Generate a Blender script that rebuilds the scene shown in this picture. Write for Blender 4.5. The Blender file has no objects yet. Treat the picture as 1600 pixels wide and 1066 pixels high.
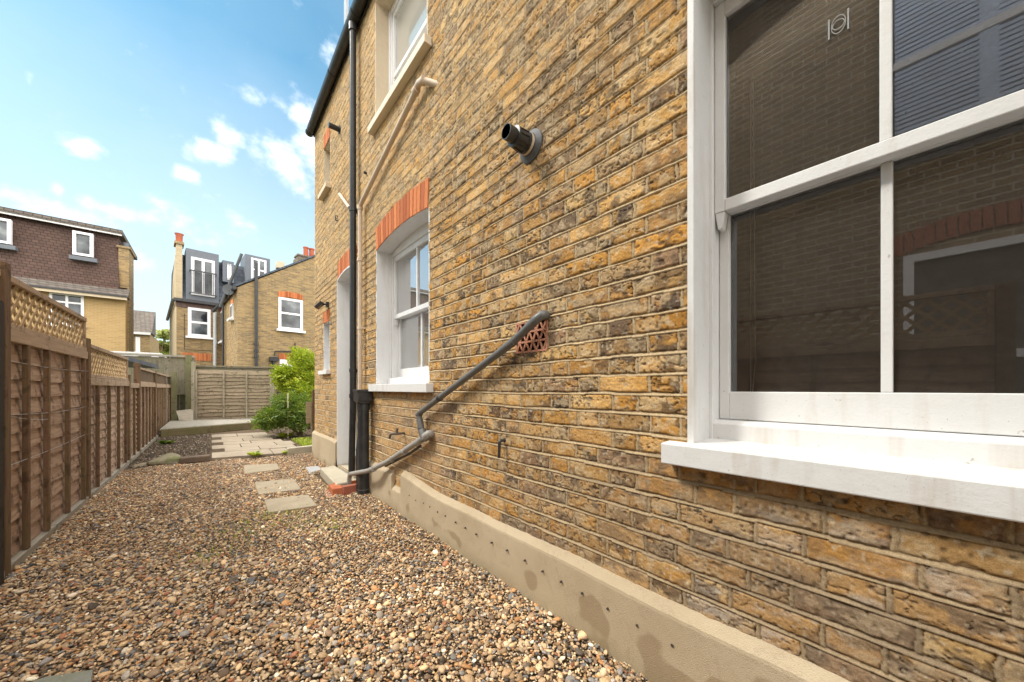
import bpy, math, random
import numpy as np
from mathutils import Vector, Matrix
R = math.radians
random.seed(7)
rng = np.random.default_rng(11)
scn = bpy.context.scene
COL = scn.collection

# ------------------------------------------------------------------ camera
CH = 1.082                    # eye height over the gravel
FX = 550.0                    # focal length for a 1600 wide frame
TH = math.atan(470.0/FX)      # heading, right of the house wall's direction
CT, ST = math.cos(TH), math.sin(TH)
cam = bpy.data.cameras.new('camera'); co = bpy.data.objects.new('camera', cam); COL.objects.link(co)
co.location = (0, 0, CH); co.rotation_euler = (R(90), 0, -TH)
cam.sensor_width = 36; cam.lens = 36*FX/1600; cam.shift_y = 74/1600
cam.clip_start = 0.02; cam.clip_end = 3000
scn.camera = co

# ------------------------------------------------------------------ world
SUN_AZ = 38.0   # from the wall's outward normal towards +Y
SUN_EL = 48.0
sd = Vector((-math.cos(R(SUN_AZ))*math.cos(R(SUN_EL)), math.sin(R(SUN_AZ))*math.cos(R(SUN_EL)), math.sin(R(SUN_EL))))
world = bpy.data.worlds.new('World'); scn.world = world; world.use_nodes = True
wt = world.node_tree; wt.nodes.clear()

def ray(px, py):
    xc = (px-800)/FX
    return Vector((xc*CT+ST, -xc*ST+CT, -(py-607)/FX))
def onX(px, py, X):
    d = ray(px, py); t = X/d.x; return Vector((X, d.y*t, CH+d.z*t))
def onZ(px, py, Z):
    d = ray(px, py); t = (Z-CH)/d.z; return Vector((d.x*t, d.y*t, Z))
def onY(px, py, Y):
    d = ray(px, py); t = Y/d.y; return Vector((d.x*t, Y, CH+d.z*t))

class NT:
    """small helper to wire nodes"""
    def __init__(s, tree): s.t = tree
    def n(s, typ, **kw):
        nd = s.t.nodes.new(typ)
        for k, v in kw.items():
            if k == 'inp':
                for a, b in v.items():
                    if hasattr(b, 'links') or hasattr(b, 'is_linked'): s.t.links.new(b, nd.inputs[a])
                    else: nd.inputs[a].default_value = b
            else: setattr(nd, k, v)
        return nd
    def math(s, op, a, b=0.0, c=None, clamp=False):
        nd = s.t.nodes.new('ShaderNodeMath'); nd.operation = op; nd.use_clamp = clamp
        for i, v in enumerate((a, b) if c is None else (a, b, c)):
            if hasattr(v, 'is_linked'): s.t.links.new(v, nd.inputs[i])
            else: nd.inputs[i].default_value = v
        return nd.outputs[0]
    def mix(s, f, a, b, typ='MIX'):
        nd = s.t.nodes.new('ShaderNodeMix'); nd.data_type = 'RGBA'; nd.blend_type = typ
        for i, v in ((0, f), (6, a), (7, b)):
            if hasattr(v, 'is_linked'): s.t.links.new(v, nd.inputs[i])
            else: nd.inputs[i].default_value = (*v, 1) if isinstance(v, tuple) and len(v) == 3 else v
        return nd.outputs[2]
    def noise(s, scale, detail=4, rough=0.55, vec=None, dist=0.0):
        nd = s.t.nodes.new('ShaderNodeTexNoise')
        nd.inputs['Scale'].default_value = scale; nd.inputs['Detail'].default_value = detail
        nd.inputs['Roughness'].default_value = rough; nd.inputs['Distortion'].default_value = dist
        if vec is not None: s.t.links.new(vec, nd.inputs['Vector'])
        return nd.outputs[0]
    def ramp(s, f, stops, interp='LINEAR'):
        nd = s.t.nodes.new('ShaderNodeValToRGB'); cr = nd.color_ramp; cr.interpolation = interp
        while len(cr.elements) < len(stops): cr.elements.new(0.5)
        for e, (p, c) in zip(cr.elements, stops):
            e.position = p; e.color = (*c, 1) if len(c) == 3 else c
        s.t.links.new(f, nd.inputs[0]); return nd.outputs[0]
    def mapping(s, vec, scale=(1, 1, 1), rot=(0, 0, 0)):
        nd = s.t.nodes.new('ShaderNodeMapping'); nd.inputs['Scale'].default_value = scale; nd.inputs['Rotation'].default_value = rot
        s.t.links.new(vec, nd.inputs[0]); return nd.outputs[0]

W = NT(wt)
sky = W.n('ShaderNodeTexSky', sky_type='NISHITA', sun_disc=False, sun_elevation=R(SUN_EL), sun_rotation=math.atan2(sd.x, sd.y), altitude=0, air_density=1.0, dust_density=0.6, ozone_density=2.0)
tc = W.n('ShaderNodeTexCoord')
sep = W.n('ShaderNodeSeparateXYZ', inp={0: tc.outputs['Generated']})
ysafe = W.math('MAXIMUM', sep.outputs[1], 0.05)
u = W.math('DIVIDE', sep.outputs[0], ysafe); v = W.math('DIVIDE', sep.outputs[2], ysafe)
uv = W.n('ShaderNodeCombineXYZ', inp={0: u, 1: v}).outputs[0]
def uvof(px, py):
    d = ray(px, py); return d.x/d.y, d.z/d.y
blobs = [(122,226,34,14,.9),(352,208,30,20,1.05),(322,234,38,20,1.0),(288,274,20,11,.7),(392,150,24,12,.62),(438,163,18,14,.55),
         (478,182,26,32,1.1),(445,258,46,34,1.1),(490,235,34,44,1.1),(196,333,66,15,.85),(60,326,52,20,.7),(120,340,60,18,.7),(12,305,30,14,.55),(90,298,10,12,.5),
         (45,130,7,14,.35),(518,60,12,36,.4),(300,345,70,26,.35),(60,380,140,24,.5)]
mask = None
for (px, py, rx, ry, amp) in blobs:
    u0, v0 = uvof(px, py); u1, _ = uvof(px+rx, py); _, v1 = uvof(px, py-ry)
    du = W.math('MULTIPLY', W.math('SUBTRACT', u, u0), 1/abs(u1-u0))
    dv = W.math('MULTIPLY', W.math('SUBTRACT', v, v0), 1/abs(v1-v0))
    r2 = W.math('ADD', W.math('MULTIPLY', du, du), W.math('MULTIPLY', dv, dv))
    b = W.math('MULTIPLY', W.math('SUBTRACT', 1.35, W.math('SQRT', r2)), amp)
    mask = b if mask is None else W.math('MAXIMUM', mask, b)
nz = W.noise(15, 12, 0.60, uv, 0.0)
nz2 = W.noise(4, 5, 0.55, uv)
m = W.math('ADD', W.math('MULTIPLY', W.math('MAXIMUM', mask, -0.4), 0.95), W.math('MULTIPLY', W.math('SUBTRACT', nz, 0.50), 3.4))
cl = W.n('ShaderNodeMapRange', interpolation_type='SMOOTHSTEP', inp={0: m, 1: -0.05, 2: 1.75, 3: 0.0, 4: 0.95}).outputs[0]
# thin high veil, thicker to the horizon
veil = W.n('ShaderNodeMapRange', inp={0: v, 1: 0.80, 2: 0.08, 3: 0.08, 4: 0.86}).outputs[0]
veil = W.math('ADD', veil, W.math('MULTIPLY', W.math('SUBTRACT', nz2, 0.45), 0.22), clamp=True)
skyc = W.mix(1.0, sky.outputs[0], (0.52, 0.98, 0.93), 'MULTIPLY')
base = W.mix(veil, skyc, (5.1, 5.75, 6.25))
ccol = W.ramp(nz, [(0.38, (6.9, 7.25, 7.8)), (0.66, (8.9, 8.8, 8.8))])
fin = W.mix(cl, base, ccol)
# unseen bright cloud, added overhead and behind the camera as fill light
el = W.n('ShaderNodeMapRange', interpolation_type='SMOOTHSTEP', inp={0: v, 1: 1.25, 2: 2.1, 3: 0, 4: 1}).outputs[0]
up = W.n('ShaderNodeMapRange', inp={0: sep.outputs[2], 1: -.02, 2: .05, 3: 0, 4: 1}).outputs[0]
bk = W.n('ShaderNodeMapRange', interpolation_type='SMOOTHSTEP', inp={0: sep.outputs[1], 1: .25, 2: .0, 3: 0, 4: 1}).outputs[0]
ov = W.math('MULTIPLY', W.math('MAXIMUM', el, bk), up)
nz3 = W.noise(3.0, 6, .6, tc.outputs['Generated'])
cc3 = W.ramp(nz3, [(.3, (14, 14.2, 14.6)), (.5, (20, 19.2, 18.2)), (.7, (24, 22.6, 21.0))])
fin = W.mix(W.math('MULTIPLY', ov, .92), fin, cc3)
bg = W.n('ShaderNodeBackground', inp={0: fin, 1: 0.11})
W.n('ShaderNodeOutputWorld', inp={0: bg.outputs[0]})

sun = bpy.data.lights.new('sun', 'SUN'); so = bpy.data.objects.new('sun', sun); COL.objects.link(so)
sun.energy = 1.7; sun.angle = R(9); sun.color = (1.0, 0.93, 0.82)
so.rotation_euler = (-sd).to_track_quat('-Z', 'Y').to_euler()
scn.view_settings.view_transform = 'Standard'; scn.view_settings.look = 'None'
scn.view_settings.exposure = 0.93; scn.view_settings.gamma = 1
scn.cycles.max_bounces = 8; scn.cycles.use_denoising = True

# ------------------------------------------------------------------ objects helpers
def tag(o, label=None, cat=None, group=None, kind=None):
    if label: o['label'] = label
    if cat: o['category'] = cat
    if group: o['group'] = group
    if kind: o['kind'] = kind
    return o
def empty(name, loc=(0, 0, 0), parent=None):
    o = bpy.data.objects.new(name, None); COL.objects.link(o); o.location = loc; o.empty_display_size = .1
    if parent: o.parent = parent
    return o

def wm(o):
    """world matrix of an object from its chain of parents"""
    m_ = Matrix.Translation(o.location) @ o.rotation_euler.to_matrix().to_4x4()
    return m_ if o.parent is None else wm(o.parent) @ o.matrix_parent_inverse @ m_
def attach(o, par):
    """parent o, which was built in world coordinates, under par"""
    o.parent = par; o.matrix_parent_inverse = wm(par).inverted(); return o

class MB:
    def __init__(s, M=None): s.v = []; s.f = []; s.r = []; s.M = M
    def add(s, vs, fs, r=None):
        b = len(s.v); r = random.random() if r is None else r
        for p in vs:
            p = Vector(p); s.v.append(s.M @ p if s.M else p)
        for f in fs: s.f.append([i+b for i in f]); s.r.append(r)
        return s
    def box(s, x0, x1, y0, y1, z0, z1, r=None):
        return s.add([(x0,y0,z0),(x1,y0,z0),(x1,y1,z0),(x0,y1,z0),(x0,y0,z1),(x1,y0,z1),(x1,y1,z1),(x0,y1,z1)],
              [(0,3,2,1),(4,5,6,7),(0,1,5,4),(1,2,6,5),(2,3,7,6),(3,0,4,7)], r)
    def bar(s, a, b, w, h, up=(0, 0, 1), r=None):
        """box from a to b with cross-section w (sideways) x h (along up)"""
        a = Vector(a); b = Vector(b); d = (b-a).normalized(); up = Vector(up)
        sd_ = d.cross(up).normalized(); up = sd_.cross(d).normalized()
        vs = [p + sd_*i*w/2 + up*j*h/2 for p in (a, b) for (i, j) in ((-1,-1),(1,-1),(1,1),(-1,1))]
        return s.add(vs, [(0,1,2,3),(7,6,5,4),(0,4,5,1),(1,5,6,2),(2,6,7,3),(3,7,4,0)], r)
    def tube(s, pts, rad, n=14, caps=True, r=None):
        pts = [Vector(p) for p in pts]; r = random.random() if r is None else r
        rad = [rad]*len(pts) if not isinstance(rad, (list, tuple)) else rad
        rings = []; t0 = (pts[1]-pts[0]).normalized()
        nrm = t0.orthogonal().normalized()
        for i, p in enumerate(pts):
            t = ((pts[min(i+1, len(pts)-1)]-pts[max(i-1, 0)])).normalized()
            nrm = (nrm - t*nrm.dot(t)).normalized(); bn = t.cross(nrm)
            rings.append([p + (nrm*math.cos(2*math.pi*k/n)+bn*math.sin(2*math.pi*k/n))*rad[i] for k in range(n)])
        vs = [q for ring in rings for q in ring]
        fs = [(i*n+k, i*n+(k+1) % n, (i+1)*n+(k+1) % n, (i+1)*n+k) for i in range(len(pts)-1) for k in range(n)]
        if caps: fs += [tuple(range(n))[::-1], tuple(range((len(pts)-1)*n, len(pts)*n))]
        return s.add(vs, fs, r)
    def prism(s, poly, vec, r=None):
        """closed polygon (3D points) extruded by vec"""
        n = len(poly); vec = Vector(vec)
        vs = [Vector(p) for p in poly] + [Vector(p)+vec for p in poly]
        fs = [tuple(range(n))[::-1], tuple(range(n, 2*n))] + [(i, (i+1) % n, n+(i+1) % n, n+i) for i in range(n)]
        return s.add(vs, fs, r)
    def build(s, name, mat, parent=None, smooth=False, bevel=0, label=None, origin=None, subd=0):
        me = bpy.data.meshes.new(name); 
        off = Vector(origin) if origin is not None else Vector((0, 0, 0))
        me.from_pydata([tuple(p-off) for p in s.v], [], s.f); me.update()
        a = me.attributes.new('rnd', 'FLOAT', 'FACE'); a.data.foreach_set('value', np.array(s.r, dtype=np.float32))
        import bmesh
        bm = bmesh.new(); bm.from_mesh(me); bmesh.ops.recalc_face_normals(bm, faces=bm.faces); bm.to_mesh(me); bm.free()
        o = bpy.data.objects.new(name, me); COL.objects.link(o); me.materials.append(mat)
        o.location = off
        if smooth:
            me.polygons.foreach_set('use_smooth', [True]*len(me.polygons))
            try: me.set_sharp_from_angle(angle=R(40))
            except Exception: pass
        if bevel:
            b = o.modifiers.new('b', 'BEVEL'); b.width = bevel; b.segments = 2; b.limit_method = 'ANGLE'
        if parent: o.parent = parent
        if label: o['label'] = label
        return o

def bend(pts, rad, k=5):
    """round the inner corners of a polyline"""
    pts = [Vector(p) for p in pts]; out = [pts[0]]
    for i in range(1, len(pts)-1):
        a, b, c = pts[i-1], pts[i], pts[i+1]
        r_ = min(rad, (a-b).length*.45, (c-b).length*.45)
        p, q = b+(a-b).normalized()*r_, b+(c-b).normalized()*r_
        for j in range(k+1):
            t = j/k; out.append(p*(1-t)**2 + b*2*t*(1-t) + q*t*t)
    return out + [pts[-1]]

# ------------------------------------------------------------------ materials
def mat(name, build):
    m_ = bpy.data.materials.new(name); m_.use_nodes = True; t = m_.node_tree; t.nodes.clear()
    N = NT(t); N.tc = N.n('ShaderNodeTexCoord'); N.obj = N.tc.outputs['Object']
    p = N.n('ShaderNodeBsdfPrincipled'); out = N.n('ShaderNodeOutputMaterial', inp={0: p.outputs[0]})
    N.p = p; N.out = out
    build(N); return m_
def setp(N, **kw):
    for k, v_ in kw.items():
        k = k.replace('_', ' ')
        s = N.p.inputs[k]
        if hasattr(v_, 'is_linked'): N.t.links.new(v_, s)
        else: s.default_value = (*v_, 1) if isinstance(v_, tuple) and len(v_) == 3 else v_
def bump(N, h, strength=.5, dist=.01):
    b = N.n('ShaderNodeBump', inp={'Strength': strength, 'Distance': dist, 'Height': h}); setp(N, Normal=b.outputs[0])
def rnd(N): return N.n('ShaderNodeAttribute', attribute_name='rnd').outputs['Fac']

def painted(name, col, rough=.45, dirt=.25, dcol=(.35, .3, .22), bscale=60, spec=.4, dlo=.66, drip=0):
    def b(N):
        n1 = N.noise(9, 6, .65, N.obj); n2 = N.noise(bscale, 4, .6, N.obj); n3 = N.noise(220, 2, .5, N.obj)
        c = N.mix(N.math('MULTIPLY', N.ramp(n1, [(.45, (0,0,0)), (.75, (1,1,1))]), dirt), col, dcol)
        if drip:
            dr_ = N.noise(1, 5, .6, N.mapping(N.obj, (14, 14, 1.6))); c = N.mix(N.math('MULTIPLY', N.ramp(dr_, [(.54, (0,0,0)), (.72, (1,1,1))]), drip), c, (.40, .31, .22))
            n4 = N.noise(38, 3, .6, N.obj); c = N.mix(N.math('MULTIPLY', N.ramp(n4, [(.70, (0,0,0)), (.74, (1,1,1))]), .6), c, (.30, .26, .2))
        c = N.mix(N.math('MULTIPLY', N.ramp(n3, [(dlo, (0,0,0)), (dlo+.08, (1,1,1))]), .55), c, tuple(x*.35 for x in dcol))
        setp(N, Base_Color=c, Roughness=rough, Specular_IOR_Level=spec); bump(N, N.math('ADD', n2, N.math('MULTIPLY', n3, .3)), .35, .003)
    return mat(name, b)
WHITE = painted('white_paint', (.69, .69, .685), .4, .10, dlo=.71, drip=.30)
WHITE_ROUGH = painted('white_masonry_paint', (.66, .66, .655), .6, .16, bscale=28, dlo=.69, drip=.5)
UPVC = painted('white_upvc', (.82, .82, .83), .3, .04, dlo=.8)
CREAM = painted('cream_render', (.60, .50, .36), .8, .25)
BLACK = painted('black_cast_iron', (.025, .026, .028), .35, .35, (.10, .095, .085), 40)
GREYP = painted('grey_plastic', (.125, .125, .12), .38, .3, (.22, .20, .17), 40)
GREYP2 = painted('pale_grey_plastic', (.30, .285, .26), .5, .5, (.26, .22, .17), 40)
CREAMP = painted('cream_plastic', (.60, .48, .36), .45, .35, (.45, .33, .22), 40)
DARKMETAL = painted('dark_metal', (.05, .048, .045), .5, .5, (.14, .08, .05), 40)
METAL = painted('galvanised_metal', (.42, .44, .46), .35, .3)
LEAD = painted('lead_flashing', (.12, .135, .155), .55, .3, (.20, .21, .23))
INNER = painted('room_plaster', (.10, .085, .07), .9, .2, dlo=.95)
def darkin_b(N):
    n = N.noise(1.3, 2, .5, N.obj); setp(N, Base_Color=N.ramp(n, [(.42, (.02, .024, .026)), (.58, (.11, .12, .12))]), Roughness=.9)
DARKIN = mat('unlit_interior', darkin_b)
TERRA = painted('terracotta', (.42, .13, .065), .8, .35, (.25, .12, .08), 50)
ORANGEBR = None
def glass(name, tint=(.93, .95, .95), rgh=0.0, refl=1.0, dust=0.0, dcol=(.6, .57, .5)):
    def b(N):
        tr = N.n('ShaderNodeBsdfTransparent', inp={0: (*tint, 1)}); gl = N.n('ShaderNodeBsdfGlossy', inp={0: (.95, .96, 1, 1), 1: rgh})
        fr = N.n('ShaderNodeFresnel', inp={0: 1.5}); f = N.math('MULTIPLY', fr.outputs[0], 1.9*refl, clamp=True)
        mx = N.n('ShaderNodeMixShader', inp={0: f, 1: tr.outputs[0], 2: gl.outputs[0]})
        if dust:
            n1 = N.noise(170, 2, .5, N.obj); n2 = N.noise(3, 3, .6, N.obj)
            spk = N.math('MULTIPLY', N.ramp(n1, [(.71, (0,0,0)), (.76, (1,1,1))]), N.ramp(n2, [(.4, (0,0,0)), (.7, (1,1,1))]))
            df = N.n('ShaderNodeBsdfDiffuse', inp={0: (*dcol, 1)})
            mx = N.n('ShaderNodeMixShader', inp={0: N.math('ADD', N.math('MULTIPLY', spk, .5), dust), 1: mx.outputs[0], 2: df.outputs[0]})
        N.t.links.new(mx.outputs[0], N.out.inputs[0])
    return mat(name, b)
GLASS = glass('window_glass', refl=1.05, dust=.05, dcol=(.42, .385, .34))
def farglass_b(N):
    n = N.noise(1.1, 3, .5, N.obj); setp(N, Base_Color=N.ramp(n, [(.40, (.018, .022, .026)), (.56, (.10, .115, .125)), (.7, (.30, .31, .31))]), Roughness=.06, Specular_IOR_Level=.5)
GLASSFAR = mat('far_window_glass', farglass_b)
GLASSOBS = glass('dusty_glass', refl=2.2, dust=.10)

def wood(name, c1, c2, c3, grain=(3, 3, 60), green=0.0, rough=.85, gcol=(.10, .13, .03)):
    """grain: mapping scale, low along the board"""
    def b(N):
        r_ = rnd(N)
        off = N.n('ShaderNodeCombineXYZ', inp={0: N.math('MULTIPLY', r_, 37.0), 1: N.math('MULTIPLY', r_, 91.0), 2: N.math('MULTIPLY', r_, 53.0)})
        vv = N.n('ShaderNodeVectorMath', operation='ADD', inp={0: N.obj, 1: off.outputs[0]}).outputs[0]
        g = N.noise(1.0, 8, .7, N.mapping(vv, grain), .6)
        big = N.noise(2.2, 4, .6, vv); blot = N.noise(11, 3, .6, vv, .5)
        c = N.mix(N.ramp(g, [(.3, (0,0,0)), (.7, (1,1,1))]), c1, c2)
        c = N.mix(N.math('MULTIPLY', N.ramp(r_, [(0, (0,0,0)), (1, (1,1,1))]), .5), c, c3)
        c = N.mix(N.math('MULTIPLY', N.ramp(blot, [(.56, (0,0,0)), (.66, (1,1,1))]), .6), c, tuple(x*.35 for x in c1))
        if green:
            c = N.mix(N.math('MULTIPLY', N.ramp(big, [(.40, (0,0,0)), (.60, (1,1,1))]), green), c, gcol)
        setp(N, Base_Color=c, Roughness=rough, Specular_IOR_Level=.2); bump(N, g, .8, .004)
    return mat(name, b)
WOODH = wood('weathered_fence_board', (.22, .135, .09), (.58, .425, .31), (.25, .155, .105), (26, 3, 40), .03)
WOODV = wood('fence_post_wood', (.115, .066, .038), (.25, .155, .095), (.09, .052, .032), (45, 45, 3), .15)
WOODPALE = wood('pale_rail_wood', (.29, .20, .135), (.50, .375, .27), (.34, .24, .165), (40, 3, 45), .05)
TRELLISW = wood('trellis_wood', (.30, .20, .105), (.50, .36, .20), (.36, .24, .12), (30, 30, 30), .0)
WOODFARV = wood('green_weathered_boards', (.15, .13, .095), (.25, .22, .165), (.10, .09, .065), (35, 35, 3), .3, gcol=(.12, .13, .05))
WOODGREY = wood('silvered_lap_board', (.18, .135, .088), (.37, .295, .205), (.14, .105, .07), (3, 3, 45), .15, gcol=(.16, .17, .07))
DECKF = wood('mossy_sleeper', (.12, .09, .045), (.22, .175, .095), (.13, .10, .055), (3, 3, 40), .5, gcol=(.10, .105, .03))
DECKT = wood('silvered_decking', (.26, .24, .20), (.38, .35, .30), (.22, .20, .17), (3, 40, 40), .1)
REED = wood('brown_reed', (.10, .07, .045), (.20, .14, .09), (.14, .1, .065), (60, 60, 3), .0)

def stone(name, c1, c2, scale=6, rough=.85, moss=0):
    def b(N):
        n1 = N.noise(scale, 6, .65, N.obj); n2 = N.noise(scale*14, 4, .7, N.obj)
        c = N.mix(N.ramp(n1, [(.3, (0,0,0)), (.7, (1,1,1))]), c1, c2)
        c = N.mix(N.math('MULTIPLY', n2, .3), c, tuple(x*.5 for x in c1))
        c = N.mix(N.math('MULTIPLY', rnd(N), .22), c, tuple(x*.72 for x in c2))
        if moss: c = N.mix(N.math('MULTIPLY', N.ramp(N.noise(scale*1.5, 3, .6, N.obj), [(.45, (0,0,0)), (.62, (1,1,1))]), moss), c, (.12, .14, .04))
        setp(N, Base_Color=c, Roughness=rough, Specular_IOR_Level=.25); bump(N, N.math('ADD', n2, n1), .5, .006)
    return mat(name, b)
SLAB = stone('buff_paving_stone', (.31, .255, .175), (.40, .34, .245))
SLABG = stone('grey_paving_stone', (.23, .23, .19), (.32, .32, .27), moss=.3)
SLABW = stone('pale_stone', (.36, .37, .38), (.46, .47, .48))
PATIO = stone('patio_stone', (.27, .215, .155), (.36, .30, .225))
ROCK = stone('mossy_rock', (.20, .17, .11), (.33, .29, .20), moss=.7)
CONC = stone('concrete', (.42, .37, .28), (.54, .48, .37), moss=.1)
REDBR = stone('red_brick', (.42, .12, .05), (.55, .19, .09), 12)
PINKBR = stone('pink_brick', (.45, .25, .18), (.55, .34, .26), 12)
POT = stone('red_clay_pot', (.36, .09, .05), (.48, .15, .08), 5)

def gauged(N):
    r_ = rnd(N); n1 = N.noise(25, 5, .6, N.obj); n2 = N.noise(160, 3, .6, N.obj)
    c = N.mix(r_, (.36, .10, .038), (.62, .22, .085))
    c = N.mix(N.math('MULTIPLY', N.ramp(n1, [(.5, (0,0,0)), (.75, (1,1,1))]), .5), c, (.28, .09, .045))
    setp(N, Base_Color=c, Roughness=.85, Specular_IOR_Level=.2); bump(N, N.math('ADD', n1, n2), .5, .004)
GAUGED = mat('orange_arch_brick', gauged)
MORTAR = stone('lime_mortar', (.46, .38, .26), (.58, .49, .35), 20)

def plinth_b(N):
    n1 = N.noise(2.2, 5, .6, N.obj); n2 = N.noise(300, 3, .6, N.obj); n3 = N.noise(1.6, 3, .5, N.obj, .3)
    sp = N.n('ShaderNodeSeparateXYZ', inp={0: N.obj})
    c = N.mix(N.ramp(n1, [(.3, (0,0,0)), (.7, (1,1,1))]), (.43, .34, .225), (.55, .455, .32))
    # damp patches creeping up from the ground near the camera end
    low = N.n('ShaderNodeMapRange', inp={0: sp.outputs[2], 1: .30, 2: .0, 3: 0, 4: .16}).outputs[0]
    near = N.n('ShaderNodeMapRange', inp={0: sp.outputs[1], 1: 2.3, 2: .2, 3: 0, 4: .16}).outputs[0]
    n5 = N.noise(5.0, 2, .4, N.obj)
    dm = N.ramp(N.math('ADD', N.math('ADD', n5, low), near), [(.755, (0,0,0)), (.785, (1,1,1))])
    dm = N.math('MULTIPLY', dm, N.n('ShaderNodeMapRange', inp={0: sp.outputs[2], 1: .30, 2: .24, 3: 0, 4: 1}).outputs[0])
    c = N.mix(N.math('MULTIPLY', dm, .62), c, (.26, .18, .10))
    c = N.mix(N.math('MULTIPLY', n2, .3), c, (.25, .20, .13))
    ck = N.noise(1.4, 8, .75, N.obj, 1.5); ck = N.ramp(ck, [(.494, (0,0,0)), (.5, (1,1,1)), (.506, (0,0,0))])
    c = N.mix(N.math('MULTIPLY', ck, .35), c, (.2, .15, .1))
    spl = N.math('MULTIPLY', N.n('ShaderNodeMapRange', inp={0: N.math('ADD', sp.outputs[2], N.math('MULTIPLY', n5, -.12)), 1: .04, 2: -.06, 3: 0, 4: 1}).outputs[0], .45)
    c = N.mix(spl, c, (.20, .17, .09))
    setp(N, Base_Color=c, Roughness=.9, Specular_IOR_Level=.2); bump(N, N.math('ADD', N.math('MULTIPLY', n2, .8), n1), .6, .006)
PLINTH = mat('sand_render', plinth_b)

def brickshade(name, c1, c2, cm, scale=1.0, bw=.225, bh=.075, mort=.01, dark=(.12, .10, .08), squash=1, rot=(R(90), 0, 0), amt=.35):
    def b(N):
        sp = N.n('ShaderNodeSeparateXYZ', inp={0: N.obj})
        vec = N.n('ShaderNodeCombineXYZ', inp={0: N.math('ADD', sp.outputs[0], sp.outputs[1]), 1: sp.outputs[2]}).outputs[0]
        br = N.t.nodes.new('ShaderNodeTexBrick'); N.t.links.new(vec, br.inputs['Vector'])
        br.inputs['Scale'].default_value = scale; br.inputs['Brick Width'].default_value = bw; br.inputs['Row Height'].default_value = bh
        br.inputs['Mortar Size'].default_value = mort; br.inputs['Color1'].default_value = (*c1, 1); br.inputs['Color2'].default_value = (*c2, 1)
        br.inputs['Mortar'].default_value = (*cm, 1); br.offset = .5; br.inputs['Mortar Smooth'].default_value = .3
        n1 = N.noise(3.2, 6, .72, N.mapping(N.obj, (1, 1, 3.2))); n2 = N.noise(50, 4, .6, N.obj)
        c = N.mix(N.math('MULTIPLY', N.ramp(n1, [(.46, (0,0,0)), (.62, (1,1,1))]), amt), br.outputs[0], dark)
        c = N.mix(N.math('MULTIPLY', n2, .35), c, tuple(x*.6 for x in c1))
        setp(N, Base_Color=c, Roughness=.9, Specular_IOR_Level=.15)
        bump(N, N.math('ADD', N.math('MULTIPLY', br.outputs[1], -1), N.math('MULTIPLY', n2, .5)), .6, .01)
    return mat(name, b)
BR_FAR = brickshade('brown_stock_brick', (.42, .285, .125), (.22, .155, .085), (.36, .29, .18), amt=.6)
BR_BUFF = brickshade('buff_brick', (.52, .35, .15), (.44, .29, .12), (.50, .40, .25), amt=.08)
BR_PALE = brickshade('pale_gable_brick', (.52, .42, .26), (.44, .35, .22), (.48, .42, .31), amt=.1)
BR_NEIGH = brickshade('neighbour_brick', (.34, .24, .14), (.25, .18, .11), (.48, .42, .32), amt=.25)
BR_HOUSE = brickshade('house_back_brick', (.40, .28, .13), (.28, .20, .11), (.44, .37, .26))
TILE = brickshade('brown_wall_tile', (.135, .086, .07), (.095, .062, .052), (.035, .026, .022), bw=.2, bh=.13, mort=.012, dark=(.07, .04, .035), amt=.3)
SLATE = brickshade('grey_slate', (.09, .105, .13), (.13, .145, .17), (.035, .04, .05), bw=.3, bh=.2, mort=.01, dark=(.06, .065, .075), amt=.3)
ROOFT = brickshade('grey_roof_tile', (.14, .12, .105), (.20, .175, .15), (.05, .045, .04), bw=.25, bh=.12, mort=.015, amt=.3)

def leafmat(name, c1, c2, c3):
    def b(N):
        c = N.ramp(rnd(N), [(0, c1), (.55, c2), (1, c3)])
        d = N.n('ShaderNodeBsdfTranslucent', inp={0: N.mix(.5, c, (.30, .40, .03))})
        setp(N, Base_Color=c, Roughness=.45, Specular_IOR_Level=.4)
        mx = N.n('ShaderNodeMixShader', inp={0: .3, 1: N.p.outputs[0], 2: d.outputs[0]}); N.t.links.new(mx.outputs[0], N.out.inputs[0])
    return mat(name, b)
LEAF1 = leafmat('yellow_green_leaf', (.16, .24, .02), (.34, .42, .03), (.60, .60, .06))
LEAF2 = leafmat('green_leaf', (.04, .09, .02), (.12, .21, .03), (.38, .42, .07))
LEAF3 = leafmat('tree_leaf', (.10, .13, .03), (.22, .25, .05), (.36, .36, .10))
STEM = wood('shrub_stem', (.16, .11, .06), (.26, .18, .1), (.2, .14, .08), (20, 20, 3))

# ------------------------------------------------------------------ numpy noise
def _h(ix, iy, seed):
    n = np.sin(ix*127.1+iy*311.7+seed*74.7)*43758.5453
    return n-np.floor(n)
def vnoise(x, y, seed=0):
    ix = np.floor(x); iy = np.floor(y); fx = x-ix; fy = y-iy
    fx = fx*fx*(3-2*fx); fy = fy*fy*(3-2*fy)
    a = _h(ix, iy, seed); b = _h(ix+1, iy, seed); c = _h(ix, iy+1, seed); d = _h(ix+1, iy+1, seed)
    return (a+(b-a)*fx)+((c+(d-c)*fx)-(a+(b-a)*fx))*fy
def fbm(x, y, seed=0, o=4, g=.55):
    s = 0; a = 1; t = 0
    for i in range(o):
        s = s+a*vnoise(x*2**i, y*2**i, seed+i*13); t += a; a *= g
    return s/t
def sst(a, b, x):
    t = np.clip((x-a)/(b-a), 0, 1); return t*t*(3-2*t)

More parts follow.
